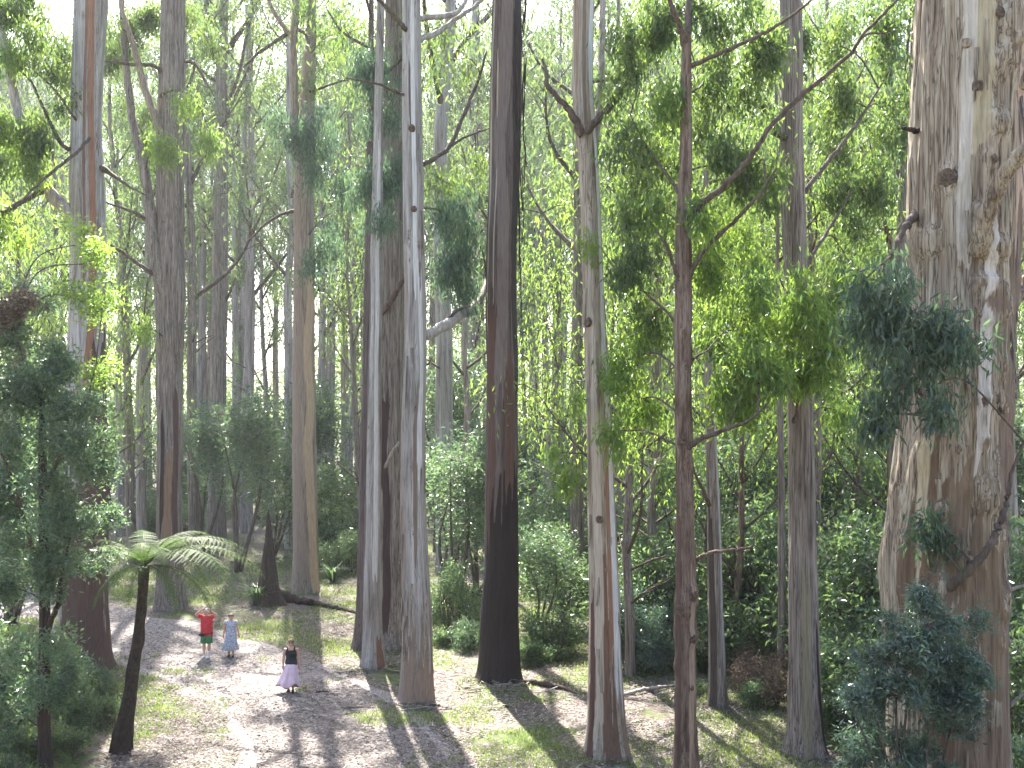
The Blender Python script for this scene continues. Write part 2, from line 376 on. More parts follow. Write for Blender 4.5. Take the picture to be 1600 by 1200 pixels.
def make_litter():
    r, x, y = scatter(300000, 12, 19, 66, 1.7)
    m = vnoise(x / 2.1, y / 2.1, 0, 31) + .6 * vnoise(x / .6, y / .6, 0, 32)
    k = m + .5 * (path_dist(x, y) < .6) > -.35 + .7 * (r.random(len(x)) - .5)
    x, y = x[k], y[k]; n = len(x)
    hz = np.zeros(n)
    for px, py, w in [(131, 1050, 74), (266, 955, 42), (478, 925, 41), (584, 1045, 36), (609, 1010, 56), (652, 1100, 52), (781, 1065, 74), (949, 1185, 68), (1070, 1243, 38), (1258, 1180, 56), (1121, 1110, 28), (187, 1185, 36)]:
        g = G(px, py); m_ = int(420); R0 = w / 3200 * g[1]
        a_ = r.uniform(0, 6.283, m_); rad = R0 * (1.0 + np.abs(r.normal(size=m_)) * .9)
        x = np.append(x, g[0] + np.cos(a_) * rad); y = np.append(y, g[1] + np.sin(a_) * rad); hz = np.append(hz, r.random(m_) * .14 * np.exp(-(rad / R0 - 1) * 2.2))
    n = len(x); z = floor_z(x, y) + r.uniform(.004, .02, n) + hz
    a = r.uniform(0, 6.283, n)
    AX = unit(np.stack([np.cos(a), np.sin(a), r.normal(size=n) * .18], -1))
    side = unit(np.cross(AX, np.stack([r.normal(size=n) * .25, r.normal(size=n) * .25, np.ones(n)], -1)))
    L = (r.uniform(.06, .2, n) * np.where(r.random(n) < .06, 2.6, 1))[:, None]; W = r.uniform(.018, .055, n)[:, None]
    p = np.stack([x, y, z], -1)
    V = np.stack([p - AX * L / 2, p + side * W / 2, p + AX * L / 2 + [0, 0, .006], p - side * W / 2], 1).reshape(-1, 3)
    o = obj('leaf_litter', mesh('leaf_litter', V, np.arange(4 * n).reshape(n, 4), M['litter'], False, fattr=r.random(n)))
    tag(o, 'fallen leaves and bark bits strewn over the floor', 'leaf litter', kind='stuff')
make_grass(); make_litter()

# ------------------------------------------------------------------ trees
def trunk_arrays(ctrl, k, dz, seed, flare=.5, flute=.06, furrow=.02, lobes=5, stripes=(), knots=0, bumps=()):
    """ctrl rows (x,y,z,r) local, ascending z."""
    c = np.asarray(ctrl, float)
    z = np.arange(c[0, 2], c[-1, 2], dz); z = np.append(z, c[-1, 2])
    kk = max(1, int(.9 / dz)); ker = np.hanning(2 * kk + 3)[1:-1]; ker /= ker.sum(); pad = len(ker) // 2
    def sm(v):
        q = np.interp(z, c[:, 2], v)
        e = np.concatenate([2 * q[0] - q[pad:0:-1], q, 2 * q[-1] - q[-2:-pad - 2:-1]]) if len(q) > pad + 1 else q
        return np.convolve(e, ker, 'valid') if len(q) > pad + 1 else q
    cx, cy_, R = sm(c[:, 0]), sm(c[:, 1]), np.maximum(sm(c[:, 3]), .02)
    cx = cx + .05 * R * vnoise(z * .5, seed, 0, seed); 
    th = np.arange(k) / k * 2 * math.pi            # 0 faces the camera, +90 to its right
    h = z - z[0]
    r = rng_(seed); T, Hh = np.meshgrid(th, h)
    ct, st = np.cos(T), np.sin(T)
    f = 0
    for n_ in (2, 3, 5, 7):
        f = f + np.cos(n_ * T + r.uniform(0, 6.28) + .9 * vnoise(Hh * .12, n_, 0, seed)) / n_
    rr = 1 + flute * f
    rr = rr + flute * .9 * vnoise(ct * 1.6 + seed, st * 1.6, Hh * .35, seed + 1)
    rr = rr + furrow * vnoise(ct * 6 + seed, st * 6, Hh * .5, seed + 2) + furrow * .8 * vnoise(ct * 13, st * 13 + seed, Hh * .7, seed + 3)
    if knots: rr = rr + knots * np.clip(vnoise(ct * 2.2, st * 2.2 + seed, Hh * 1.3, seed + 6) - .35, 0, 1)
    lob = 1 + .55 * np.cos(lobes * T + r.uniform(0, 6.28) + .4 * np.sin(T * 2)) * np.exp(-Hh / .9)
    rr = rr + flare * np.exp(-Hh / .45) * lob + flare * .25 * np.exp(-Hh / 1.6)
    RR = R[:, None] * rr
    bm = []
    for (ba, bz, bw, bh) in bumps:      # swollen scars of old branches
        da = ((T - ba + math.pi) % (2 * math.pi) - math.pi) * R[:, None]
        q = np.hypot(da, (z[:, None] - bz) * .85) / bw * (1 + .25 * vnoise(ct * 9, st * 9, Hh * 5, seed + 9))
        RR = RR + bh * (np.exp(-q ** 2 * 1.6) + .35 * np.exp(-((q - .75) / .18) ** 2) - .45 * np.exp(-(q / .3) ** 2))
        bm.append(np.exp(-(q / .7) ** 2))
    V = np.stack([cx[:, None] + RR * st, cy_[:, None] - RR * ct, z[:, None] + 0 * T], -1)
    col = np.zeros((*T.shape, 4))
    for q in stripes:
        an = math.radians(q['a']); wd = math.radians(q['w'])
        d = (T - an - .25 * wd * vnoise(Hh * .4, q['a'], 0, seed + 5) * 2 + math.pi) % (2 * math.pi) - math.pi
        al = np.clip((wd - np.abs(d)) / (.5 * wd) , 0, 1)
        jz = .9 * vnoise(T * 7, 0, 0, seed + 7) * q.get('j', 1)
        wz = np.clip((Hh - q['z0'] - jz) / .35 + .5, 0, 1) * np.clip((q['z1'] + jz - Hh) / .35 + .5, 0, 1)
        al = al * wz
        m_ = al > col[..., 3] * .999
        col[m_, :3] = q['c']; col[..., 3] = np.maximum(col[..., 3], al) if True else 0
    for q in bm:
        m_ = q > col[..., 3] * .8
        m_ &= q > .08
        col[m_, :3] = (.20, .14, .10); col[m_, 3] = .62 * q[m_]
    n = len(z)
    i = np.arange(n - 1)[:, None] * k; j = np.arange(k)[None]; j2 = (j + 1) % k
    F = np.stack([i + j, i + k + j, i + k + j2, i + j2], -1).reshape(-1, 4)
    return V.reshape(-1, 3), F, col.reshape(-1, 4), np.stack([cx, cy_, z, R], -1)

class Tree:
    def __init__(s, name, label, base, cat='tree', seed=0, group=None):
        s.base = np.array([base[0], base[1], gz(base[0], base[1])]); s.seed = seed; s.r = rng_(seed + 1000)
        s.root = thing(name, label, cat, tuple(s.base), group=group)
        s.nodes = []; s.sprays = {}; s.lobe = 1.15
    def trunk(s, ctrl, mat, k=64, dz=.16, name='trunk', **kw):
        c = np.array(ctrl, float); c[:, :3] -= s.base
        V, F, col, cl = trunk_arrays(c, k, dz, s.seed, **kw)
        o = obj(name, mesh(name, V, F, mat, True, vcol=col), s.root)
        s.cl = cl; s.mat = mat
        s.nodes.append(cl[:: max(1, len(cl) // 60)])
        return o
    def branch(s, pts, radii, mat=None, k=8, n=None, name='branch', lump=.12, node=True):
        p = np.array(pts, float) - s.base
        q = np.concatenate([p, np.asarray(radii, float)[:, None]], 1)
        n = n or 6 * len(p)
        q = smooth_path(q, n); rr = np.maximum(q[:, 3], .006)
        q[1:-1, :3] += s.r.normal(size=(n - 2, 3)) * np.minimum(rr[1:-1, None] * .2, .012)
        mb = MB(); mb.tube(q[:, :3], rr, k, lump=lump, seed=s.seed)
        if node: s.nodes.append(np.concatenate([q[:, :3], rr[:, None]], 1))
        return mb.build(name, mat or M['branch'], s.root)
    def foliage(s, px, py, wx, wy, dY, count, leaf='leaf', dep=None, Y=None):
        Y = (Y if Y is not None else s.base[1]) + dY
        c = P(px, py, Y) - s.base; R = np.array([wx / 1600 * Y, dep or .75 * wx / 1600 * Y + .4, wy / 1600 * Y])
        m = max(3, int(count / 7)); lob = unit(s.r.normal(size=(m, 3))) * (s.r.random((m, 1)) ** .5) * 1.12
        k = s.r.integers(0, m, count); sz = s.lobe * s.r.uniform(.18, .42, m)[k][:, None]
        d = lob[k] + unit(s.r.normal(size=(count, 3))) * (s.r.random((count, 1)) ** .5) * sz
        s.sprays.setdefault(leaf, []).append(c + d * R)
    def leafout(s, per=38, spread=(.2, .2, .26), L=.17, W=.04, twig=True, jit=.5, droop=1.0, twig_r=.006):
        """hang sprays of leaves; each spray sits on a twig that leaves the nearest limb."""
        if not s.sprays: return
        nodes = np.concatenate(s.nodes); 
        for kind, lst in s.sprays.items():
            C = np.concatenate(lst); mb = None
            if twig:
                # a few secondary limbs per cluster, then twigs
                mb = MB(); limbs = [nodes]
                for cl in lst:
                    cen = cl.mean(0); nd = nodes.copy()
                    cost = np.linalg.norm(nd[:, :3] - cen, axis=1) + .8 * np.clip(nd[:, 2] - cen[2] + .3, 0, 9)
                    a = nd[np.argmin(cost)]; dist = np.linalg.norm(a[:3] - cen)
                    if dist > .5:
                        r0 = min(max(.018, .012 + .01 * dist), .8 * a[3] + .006)
                        m_ = (a[:3] + cen) / 2 + s.r.normal(size=3) * .07 * dist + [0, 0, .12 * dist]
                        far = cl[np.argmax(np.linalg.norm(cl - a[:3], axis=1))]
                        q = smooth_path(np.array([[*a[:3], r0], [*m_, r0 * .75], [*cen, r0 * .5], [*((cen + far) / 2), r0 * .25]]), 14)
                        mb.tube(q[:, :3], q[:, 3], 6); limbs.append(q)
                LN = np.concatenate(limbs)
                for p in C:
                    a = LN[np.argmin(np.linalg.norm(LN[:, :3] - p, axis=1) + .5 * np.clip(LN[:, 2] - p[2] + .1, 0, 9))][:3]
                    d = np.linalg.norm(a - p)
                    mb.tube([a, (a + p) / 2 + [0, 0, .14 * d] + s.r.normal(size=3) * .05 * d, p + [0, 0, .1]], [twig_r + .003 * d, twig_r * .9, twig_r * .5], 3, cap=False)
            obj('foliage', leaf_mesh('foliage', s.r, C, per, spread, L, W, M[kind], droop, jit, twigs=mb), s.root)
    def crown(s, z0, z1, rad, nlimb=12, per=30, nsub=6, L=.3, W=.075, leaf='leaf', z_below=None):
        """the crown that stands above the picture's upper edge."""
        cl = s.cl; r = s.r; cents = []
        for q in range(nlimb):
            z = z0 + (z1 - z0) * (q + r.random()) / nlimb
            a = cl[np.argmin(np.abs(cl[:, 2] - z))]
            az = q * 2.4 + r.normal() * .4
            ln = rad * (1.15 - .5 * (z - z0) / (z1 - z0)) * r.uniform(.75, 1.2)
            d = np.array([math.cos(az), math.sin(az), r.uniform(.5, 1.1)])
            p0 = a[:3]; p1 = p0 + d * ln * .45 + r.normal(size=3) * .15; p2 = p0 + d * ln * .8 + [0, 0, .15 * ln]; 
            r0 = min(.13, a[3] * .7)
            mb = MB(); qd = smooth_path(np.array([[*p0, r0], [*p1, r0 * .6], [*p2, r0 * .2]]), 12)
            mb.tube(qd[:, :3], qd[:, 3], 6)
            for _ in range(nsub):
                t = r.integers(4, 12); b = qd[t]
                e = b[:3] + unit(r.normal(size=3) + d * .6) * ln * r.uniform(.2, .45)
                mb.tube([b[:3], (b[:3] + e) / 2 + [0, 0, .1], e], [max(.012, b[3] * .5), .012, .006], 4, cap=False)
                cents += [e + r.normal(size=3) * .5 for _ in range(3)]
            mb.build('branch', M['branch'], s.root)
        obj('crown', leaf_mesh('crown', r, np.array(cents), per, (.5, .5, .5), L, W, M[leaf]), s.root)

def px_trunk(pts, Y, top, lean=0.0, gx=None):
    """pts rows (px, py, width_px), top to bottom; carried on to the tree's real height."""
    out = []
    for (x, y, w) in pts[::-1]:
        p = P(x, y, Y); out.append([*p, w / 3200 * Y])
    out = np.array(out)
    z0 = gz(out[0, 0], Y) - .25
    if out[0, 2] > z0 + .3: out = np.concatenate([[[out[0, 0], Y, z0, out[0, 3] * 1.04]], out])
    out[0, 2] = z0
    e = out[-1]
    if top > e[2] + 1:
        sl = (out[-1, 0] - out[-3, 0]) / (out[-1, 2] - out[-3, 2]) if len(out) > 3 else 0
        for f in (.5, 1.0):
            out = np.concatenate([out, [[e[0] + sl * (top - e[2]) * f * .6, Y + lean * f, e[2] + (top - e[2]) * f, max(.05, e[3] * (1 - .85 * f))]]])
    return out
BROWN = (.22, .12, .08); RUST = (.27, .145, .095); WHITE = (.56, .545, .53); DARK = (.045, .032, .028); CREAM = (.52, .46, .38)

def bumps_px(t, pts, Y, lst, hf=.3):
    a = np.array(pts, float); out = []
    for (x, y, w) in lst:
        c = np.interp(y, a[:, 1], a[:, 0]); hw = np.interp(y, a[:, 1], a[:, 2]) / 2
        bw = 1.15 * w / 3200 * Y
        out.append((math.asin(np.clip((x - c) / hw, -.97, .97)), P(x, y, Y)[2] - t.base[2], bw, hf * bw))
    return out
def px_branch(t, Y, pts, mat=None, k=8, name='branch'):
    """pts rows (px, py, dY, width_px)."""
    t.branch([P(a, b, Y + c) for a, b, c, w in pts], [w / 3200 * (Y + c) for a, b, c, w in pts], mat, k, name=name)

# --- big left tree, pale with a red-brown streak
Y1 = 34.6
t1 = Tree('gum_tree', 'large pale gum with a red-brown bark streak rising behind the leafy left shrub', P(131, 1050, Y1)[:2], seed=1)
t1.trunk(px_trunk([(141, 0, 50), (138, 100, 46), (135, 200, 44), (135, 290, 52), (137, 400, 52), (136, 520, 54), (134, 700, 60), (131, 880, 66), (132, 980, 70), (132, 1050, 74)], Y1, 44), M['gum_pale'],
         k=96, flare=.35, flute=.05, furrow=.035, stripes=[dict(a=34, w=16, z0=9, z1=45, c=RUST), dict(a=12, w=6, z0=12, z1=24, c=(.2, .12, .085)), dict(a=-20, w=60, z0=-1, z1=6.5, c=(.10, .068, .055)), dict(a=60, w=55, z0=-1, z1=11.5, c=(.105, .065, .055)), dict(a=150, w=110, z0=-1, z1=11, c=(.10, .07, .058))])
px_branch(t1, Y1, [(125, 350, 0, 26), (100, 325, -.3, 22), (68, 288, -.6, 19), (45, 225, -.8, 17), (26, 165, -1, 15), (12, 95, -1, 13), (-6, 20, -1, 11), (-14, -80, -1, 8)], M['branch_pale'], 10)
px_branch(t1, Y1, [(72, 294, -.6, 10), (40, 312, -1, 8), (0, 332, -1.5, 7), (-40, 330, -2, 4)])
px_branch(t1, Y1, [(118, 235, 0, 8), (96, 225, -.6, 7), (72, 178, -.9, 5), (50, 130, -1.2, 4), (28, 108, -1.4, 2)])
px_branch(t1, Y1, [(155, 262, 0, 16), (172, 270, -.2, 7), (200, 290, -.5, 4), (228, 305, -.7, 2)])
px_branch(t1, Y1, [(122, 190, -.3, 5), (112, 178, -.7, 4), (85, 140, -1.0, 3.5), (50, 108, -1.2, 2)])
px_branch(t1, Y1, [(140, 215, -.5, 5), (120, 238, -.9, 5), (90, 262, -1.4, 5), (52, 295, -1.9, 4), (20, 330, -2.3, 2)])
for e in [(45, 95, 45, 38, -1, 26), (22, 190, 40, 50, -1, 30), (80, 225, 35, 40, -1, 22), (20, 290, 40, 50, -1.5, 26), (60, 20, 60, 40, 0, 34), (100, 70, 40, 60, .5, 24), (10, 20, 40, 50, -.5, 22), (35, 370, 45, 40, -1, 22), (95, 140, 30, 40, -.7, 14)]:
    t1.foliage(*e, leaf='leaf_bright' if e[0] < 60 else 'leaf')
t1.leafout(per=52, L=.24, W=.052)
t1.crown(23, 43, 6, 10)

# --- furrowed twin-stemmed tree
Y2 = 46
t2 = Tree('gum_tree', 'grey-brown furrowed gum with a forking stem and dark scar near its foot', P(266, 955, Y2)[:2], seed=2)
t2.trunk(px_trunk([(270, 0, 34), (270, 100, 38), (266, 200, 40), (265, 300, 40), (264, 430, 46), (265, 560, 38), (265, 700, 36), (265, 850, 37), (266, 955, 42)], Y2, 46), M['gum_grey'],
         k=80, flare=.3, flute=.06, furrow=.05, stripes=[dict(a=48, w=20, z0=3.5, z1=10, c=(.10, .06, .05)), dict(a=-25, w=13, z0=3.5, z1=8.5, c=DARK), dict(a=8, w=26, z0=3, z1=7.3, c=(.27, .18, .12))])
px_branch(t2, Y2, [(258, 460, -.3, 22), (246, 420, -.5, 20), (238, 360, -.5, 18), (226, 270, -.5, 15), (206, 180, -.4, 12), (196, 90, -.3, 10), (190, 0, -.2, 8), (188, -60, 0, 5)], M['gum_grey'], 12)
px_branch(t2, Y2, [(258, 225, -.3, 13), (246, 195, -.6, 12), (224, 130, -.8, 11), (210, 75, -1, 9), (192, 20, -1.2, 7), (180, -40, -1.4, 4)], M['gum_tan'])
px_branch(t2, Y2, [(246, 432, -.5, 9), (215, 412, -1, 6), (185, 390, -1.4, 5), (160, 376, -1.7, 2)])
px_branch(t2, Y2, [(232, 345, -.5, 8), (205, 330, -.9, 5), (165, 316, -1.4, 3)])
px_branch(t2, Y2, [(258, 120, -.3, 8), (240, 103, -.6, 6), (200, 100, -1.1, 5), (165, 95, -1.5, 3)])
px_branch(t2, Y2, [(285, 95, 0, 6), (305, 100, -.2, 5), (320, 125, -.4, 4), (335, 150, -.6, 2)])
px_branch(t2, Y2, [(250, 150, -.5, 5), (270, 140, -2, 4), (300, 150, -2.8, 3), (318, 180, -3, 2)])
t2.foliage(262, 235, 34, 25, -2.5, 16, 'leaf_bright'); t2.foliage(310, 205, 32, 40, -3, 20, 'leaf_bright'); t2.foliage(222, 510, 14, 20, -2, 6, 'leaf_bright')
t2.foliage(180, 40, 40, 50, -1, 26, 'leaf'); t2.foliage(172, 110, 40, 70, 1.5, 34, 'leaf'); t2.foliage(225, 70, 40, 60, 2, 24, 'leaf'); t2.foliage(310, 60, 40, 60, 2, 26, 'leaf'); t2.foliage(200, 220, 36, 60, 2, 24, 'leaf'); t2.foliage(210, 20, 40, 30, 1, 14, 'leaf')
t2.leafout(per=60, L=.26, W=.055, spread=(.25, .25, .35))
t2.crown(27, 45, 6.5, 11, per=15)

# --- slim straight far tree
Y3 = 74
t3 = Tree('gum_tree', 'slim straight grey gum in the sunlit clearing left of the tan trunk', P(338, 843, Y3)[:2], seed=3)
t3.trunk(px_trunk([(352, -10, 12), (347, 80, 17), (346, 200, 20), (344, 400, 23), (341, 600, 25), (339, 750, 27), (338, 843, 30)], Y3, 50), M['gum_grey'], k=48, dz=.3, flare=.25)
for b in [[(346, 110, 0, 12), (330, 60, -.5, 11), (322, 0, -1, 9), (318, -60, -1, 5)], [(348, 90, 0, 9), (372, 55, -.5, 8), (400, 12, -1, 6), (420, -40, -1, 3)],
          [(346, 205, 0, 7), (368, 150, -.5, 6), (392, 100, -1, 4), (410, 60, -1, 2)], [(343, 130, 0, 6), (322, 115, -.5, 5), (300, 90, -.8, 3)],
          [(350, 475, 0, 5), (362, 450, -.4, 4), (372, 420, -.6, 2)], [(349, 175, 0, 7), (372, 120, -.5, 6), (385, 60, -1, 5), (400, 0, -1, 3)], [(340, 350, 0, 6), (326, 335, -.5, 4), (310, 320, -.8, 2)]]:
    px_branch(t3, Y3, b, None, 6)
for e in [(325, 30, 40, 40, -1, 16), (390, 30, 40, 40, -1, 20), (400, 95, 30, 40, -1, 14), (430, 30, 40, 50, 0, 22), (370, 150, 34, 50, 0, 18), (300, 110, 30, 50, 0, 14)]: t3.foliage(*e, leaf='leaf')
t3.leafout(per=50, L=.34, W=.08, spread=(.45, .45, .5), twig_r=.012)
t3.crown(36, 49, 6, 9, L=.36, W=.09, per=15)

# --- tan tree
Y4 = 51.5
t4 = Tree('gum_tree', 'tall tan gum with an orange-lit flank standing beside the burnt stump', P(478, 925, Y4)[:2], seed=4)
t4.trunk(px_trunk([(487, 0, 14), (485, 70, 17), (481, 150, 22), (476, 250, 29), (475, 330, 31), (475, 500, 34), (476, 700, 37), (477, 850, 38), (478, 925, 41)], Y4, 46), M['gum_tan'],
         k=80, flare=.2, flute=.05, furrow=.035, stripes=[dict(a=42, w=30, z0=0, z1=16, c=(.45, .34, .23)), dict(a=-35, w=50, z0=.8, z1=30, c=(.30, .235, .19))])  # right flank stripe: the orange light on it is painted into the bark colour
px_branch(t4, Y4, [(468, 260, 0, 15), (462, 200, -.3, 14), (459, 100, -.4, 13), (460, 40, -.5, 12), (464, -20, -.5, 9), (468, -90, -.5, 5)], M['gum_tan'], 10)
px_branch(t4, Y4, [(458, 60, -.5, 8), (446, 45, -.8, 8), (430, 22, -1, 7), (415, -10, -1, 5)], M['gum_tan'])
px_branch(t4, Y4, [(452, 50, -.5, 7), (430, 65, -.8, 6), (405, 82, -1, 5), (380, 105, -1.3, 3)])
px_branch(t4, Y4, [(466, 45, -.5, 6), (478, 55, -.9, 5), (486, 82, -1.4, 3)])
px_branch(t4, Y4, [(478, 145, 0, 5), (500, 138, -1, 4), (530, 128, -1.6, 3), (560, 120, -2, 2)])
px_branch(t4, Y4, [(459, 330, 0, 6), (440, 335, -.6, 5), (415, 350, -1, 4), (385, 380, -1.4, 2)])
for e in [(478, 195, 52, 38, -2.5, 46), (500, 240, 38, 34, -2.5, 26), (440, 215, 28, 40, -2, 18), (530, 350, 40, 55, -3, 36), (505, 415, 26, 32, -3, 16)]: t4.foliage(*e, leaf='leaf_blue')
for e in [(545, 60, 50, 60, -1, 28), (520, 130, 40, 30, -1.5, 14), (498, 30, 26, 40, -1, 14)]: t4.foliage(*e, leaf='leaf')
t4.leafout(per=42, L=.3, W=.062, spread=(.28, .28, .42), jit=.38)
t4.crown(30, 45, 6, 10, per=15)

# --- pale slim tree and its brown neighbours
Y5 = 35
t5 = Tree('gum_tree', 'slim silvery gum with a dark left flank, close beside the shaggy-footed grey trunk', P(583, 1045, Y5)[:2], seed=5)
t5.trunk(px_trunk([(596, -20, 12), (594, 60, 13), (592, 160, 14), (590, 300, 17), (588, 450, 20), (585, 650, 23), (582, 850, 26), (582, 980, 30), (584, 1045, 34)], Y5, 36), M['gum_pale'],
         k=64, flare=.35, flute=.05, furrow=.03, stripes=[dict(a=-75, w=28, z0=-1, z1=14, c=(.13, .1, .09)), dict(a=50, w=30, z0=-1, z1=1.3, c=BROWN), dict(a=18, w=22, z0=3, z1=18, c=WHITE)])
for e in [(590, 70, 36, 50, .6, 28), (600, 170, 36, 40, .8, 20), (560, 150, 36, 60, .8, 24), (600, 270, 34, 44, 1, 30), (565, 300, 32, 40, .5, 22), (588, 345, 24, 25, -.5, 14)]:
    t5.foliage(*e, leaf='leaf_blue')
t5.leafout(per=42, L=.25, W=.052, spread=(.22, .22, .3), jit=.38)
t5.crown(25, 35, 4, 7)
Y6 = 38.5
t6 = Tree('gum_tree', 'broad brown gum with a maroon strip, seen between the two pale slender trunks', P(609, 1010, Y6)[:2], seed=6)
t6.trunk(px_trunk([(618, 0, 30), (616, 200, 34), (613, 400, 40), (610, 600, 42), (609, 800, 44), (608, 950, 50), (609, 1010, 56)], Y6, 44), M['gum_grey'],
         k=72, flare=.4, flute=.06, furrow=.05, stripes=[dict(a=-12, w=20, z0=.5, z1=9.5, c=(.07, .042, .042)), dict(a=-52, w=20, z0=.5, z1=10, c=(.035, .03, .032))])
px_branch(t6, Y6, [(596, 490, -.4, 9), (612, 468, -.9, 9), (628, 440, -1.3, 8), (640, 415, -1.5, 6), (652, 380, -1.6, 3)])
px_branch(t6, Y6, [(602, 730, -.5, 5), (612, 708, -1, 5), (624, 690, -1.3, 4)], M['branch_pale'])
t6.crown(26, 42, 6, 9)
Y6b = 38
t6b = Tree('gum_tree', 'thin dark gum trunk half hidden behind the slim silvery gum', P(568, 1015, Y6b)[:2], seed=61)
t6b.trunk(px_trunk([(578, 300, 13), (577, 420, 15), (574, 600, 17), (570, 800, 19), (567, 950, 20), (566, 1015, 24)], Y6b, 30), M['gum_char'], k=40, flare=.6)
t6b.crown(20, 29, 3.5, 6)

# --- main grey strip-barked tree
Y7 = 30.6
t7 = Tree('gum_tree', 'tall pale grey gum with long bark strips and a shaggy brown foot', P(652, 1100, Y7)[:2], seed=7)
t7.trunk(px_trunk([(643, -10, 28), (643, 60, 29), (643, 150, 30), (646, 260, 31), (648, 400, 32), (648, 540, 34), (645, 680, 37), (645, 800, 40), (648, 900, 43), (651, 1000, 47), (652, 1100, 50)], Y7, 42), M['gum_pale'],
         k=112, dz=.12, flare=.2, flute=.06, furrow=.035, stripes=[dict(a=0, w=179, z0=-1, z1=2.3, c=(.26, .19, .145), j=1.6), dict(a=-70, w=30, z0=-1, z1=14, c=(.27, .215, .185)), dict(a=15, w=12, z0=5, z1=9.4, c=(.2, .15, .12)),
                                                                     dict(a=-8, w=10, z0=17, z1=19, c=(.12, .09, .08)), dict(a=38, w=18, z0=7, z1=13, c=WHITE), dict(a=75, w=26, z0=3, z1=22, c=(.33, .29, .27)), dict(a=10, w=16, z0=13, z1=22, c=WHITE)])
px_branch(t7, Y7, [(662, 527, .1, 16), (690, 512, .8, 17), (720, 492, 1.6, 15), (742, 478, 2.4, 12), (758, 450, 3.4, 10), (772, 400, 4.6, 8), (790, 330, 5.8, 5)], M['branch_pale'], 10)
px_branch(t7, Y7, [(700, 500, 1.1, 6), (715, 485, 1, 5), (735, 478, .8, 3)])
px_branch(t7, Y7, [(652, 62, .1, 10), (680, 52, .8, 9), (712, 30, 1.6, 7), (742, 10, 2.4, 6), (775, -20, 3, 4)], M['branch_pale'])
px_branch(t7, Y7, [(654, 28, .1, 10), (690, 26, .8, 9), (715, 18, 1.5, 7), (735, -10, 2, 4)], M['branch_pale'])
px_branch(t7, Y7, [(634, 46, -.2, 9), (620, 30, -.6, 7), (602, 10, -1, 6), (585, -5, -1.4, 4)])
px_branch(t7, Y7, [(630, 148, -.2, 5), (612, 140, -.6, 5), (585, 130, -1, 3.5), (540, 122, -1.4, 2)])
px_branch(t7, Y7, [(660, 258, .2, 8), (700, 232, 1, 7), (720, 190, 1.6, 6), (745, 130, 2.4, 5), (760, 80, 3, 3)])
px_branch(t7, Y7, [(702, 230, 1, 5), (725, 215, 1.5, 4), (765, 200, 2.4, 2)])
px_branch(t7, Y7, [(660, 560, .2, 3), (668, 570, .1, 3), (674, 560, 0, 2)])
for e in [(700, 420, 34, 40, 2, 36), (722, 330, 32, 46, 2.4, 30), (690, 330, 26, 40, 2.5, 18), (715, 460, 22, 22, 1.6, 10)]: t7.foliage(*e, leaf='leaf_blue')
for e in [(700, 90, 34, 40, 2.5, 12), (690, 280, 26, 40, 3, 14), (740, 270, 20, 40, 3.5, 8)]: t7.foliage(*e, leaf='leaf')
t7.leafout(per=42, L=.24, W=.05, jit=.36, spread=(.2, .2, .3))
t7.crown(23, 41, 5, 9)
def flakes(t, zs, angs, mat, L=(.25, .7), W=(.03, .07), seed=0, name='bark_strip', out=.03):
    r = rng_(seed)
    for z, an in zip(zs, angs):
        a = t.cl[np.argmin(np.abs(t.cl[:, 2] - z))]; an = math.radians(an)
        n = np.array([math.sin(an), -math.cos(an), 0]); s_ = np.array([math.cos(an), math.sin(an), 0])
        ln, w = r.uniform(*L), r.uniform(*W); m = 6
        tt = np.linspace(0, 1, m); c = a[:3] + n[None] * ((a[3] * 1.02 + out * r.uniform(.2, 2.0) * tt ** 2)[:, None]) - np.array([0, 0, 1])[None] * (ln * tt)[:, None] + s_[None] * (r.normal() * .06 * tt)[:, None] * 1.0
        ww = w * (1 - .6 * tt ** 2); th = .006
        V = np.concatenate([np.stack([c + s_ * ww[:, None], c - s_ * ww[:, None]], 1).reshape(-1, 3), (np.stack([c + s_ * ww[:, None], c - s_ * ww[:, None]], 1) - n * th).reshape(-1, 3)])
        F = []
        for q in range(m - 1):
            F += [[2 * q, 2 * q + 1, 2 * q + 3, 2 * q + 2], [2 * m + 2 * q, 2 * m + 2 * q + 2, 2 * m + 2 * q + 3, 2 * m + 2 * q + 1],
                  [2 * q, 2 * q + 2, 2 * m + 2 * q + 2, 2 * m + 2 * q], [2 * q + 1, 2 * m + 2 * q + 1, 2 * m + 2 * q + 3, 2 * q + 3]]
        obj(name, mesh(name, V, np.array(F), mat, True), t.root)
r_ = rng_(77)
flakes(t7, r_.uniform(1.2, 3.6, 22), r_.uniform(-75, 80, 22), M['gum_tan'], seed=71)
flakes(t7, r_.uniform(3.5, 18, 12), r_.uniform(-80, 80, 12), M['gum_grey'], L=(.6, 1.6), seed=72)
flakes(t5, r_.uniform(.6, 2.4, 10), r_.uniform(-60, 80, 10), M['gum_tan'], seed=73)

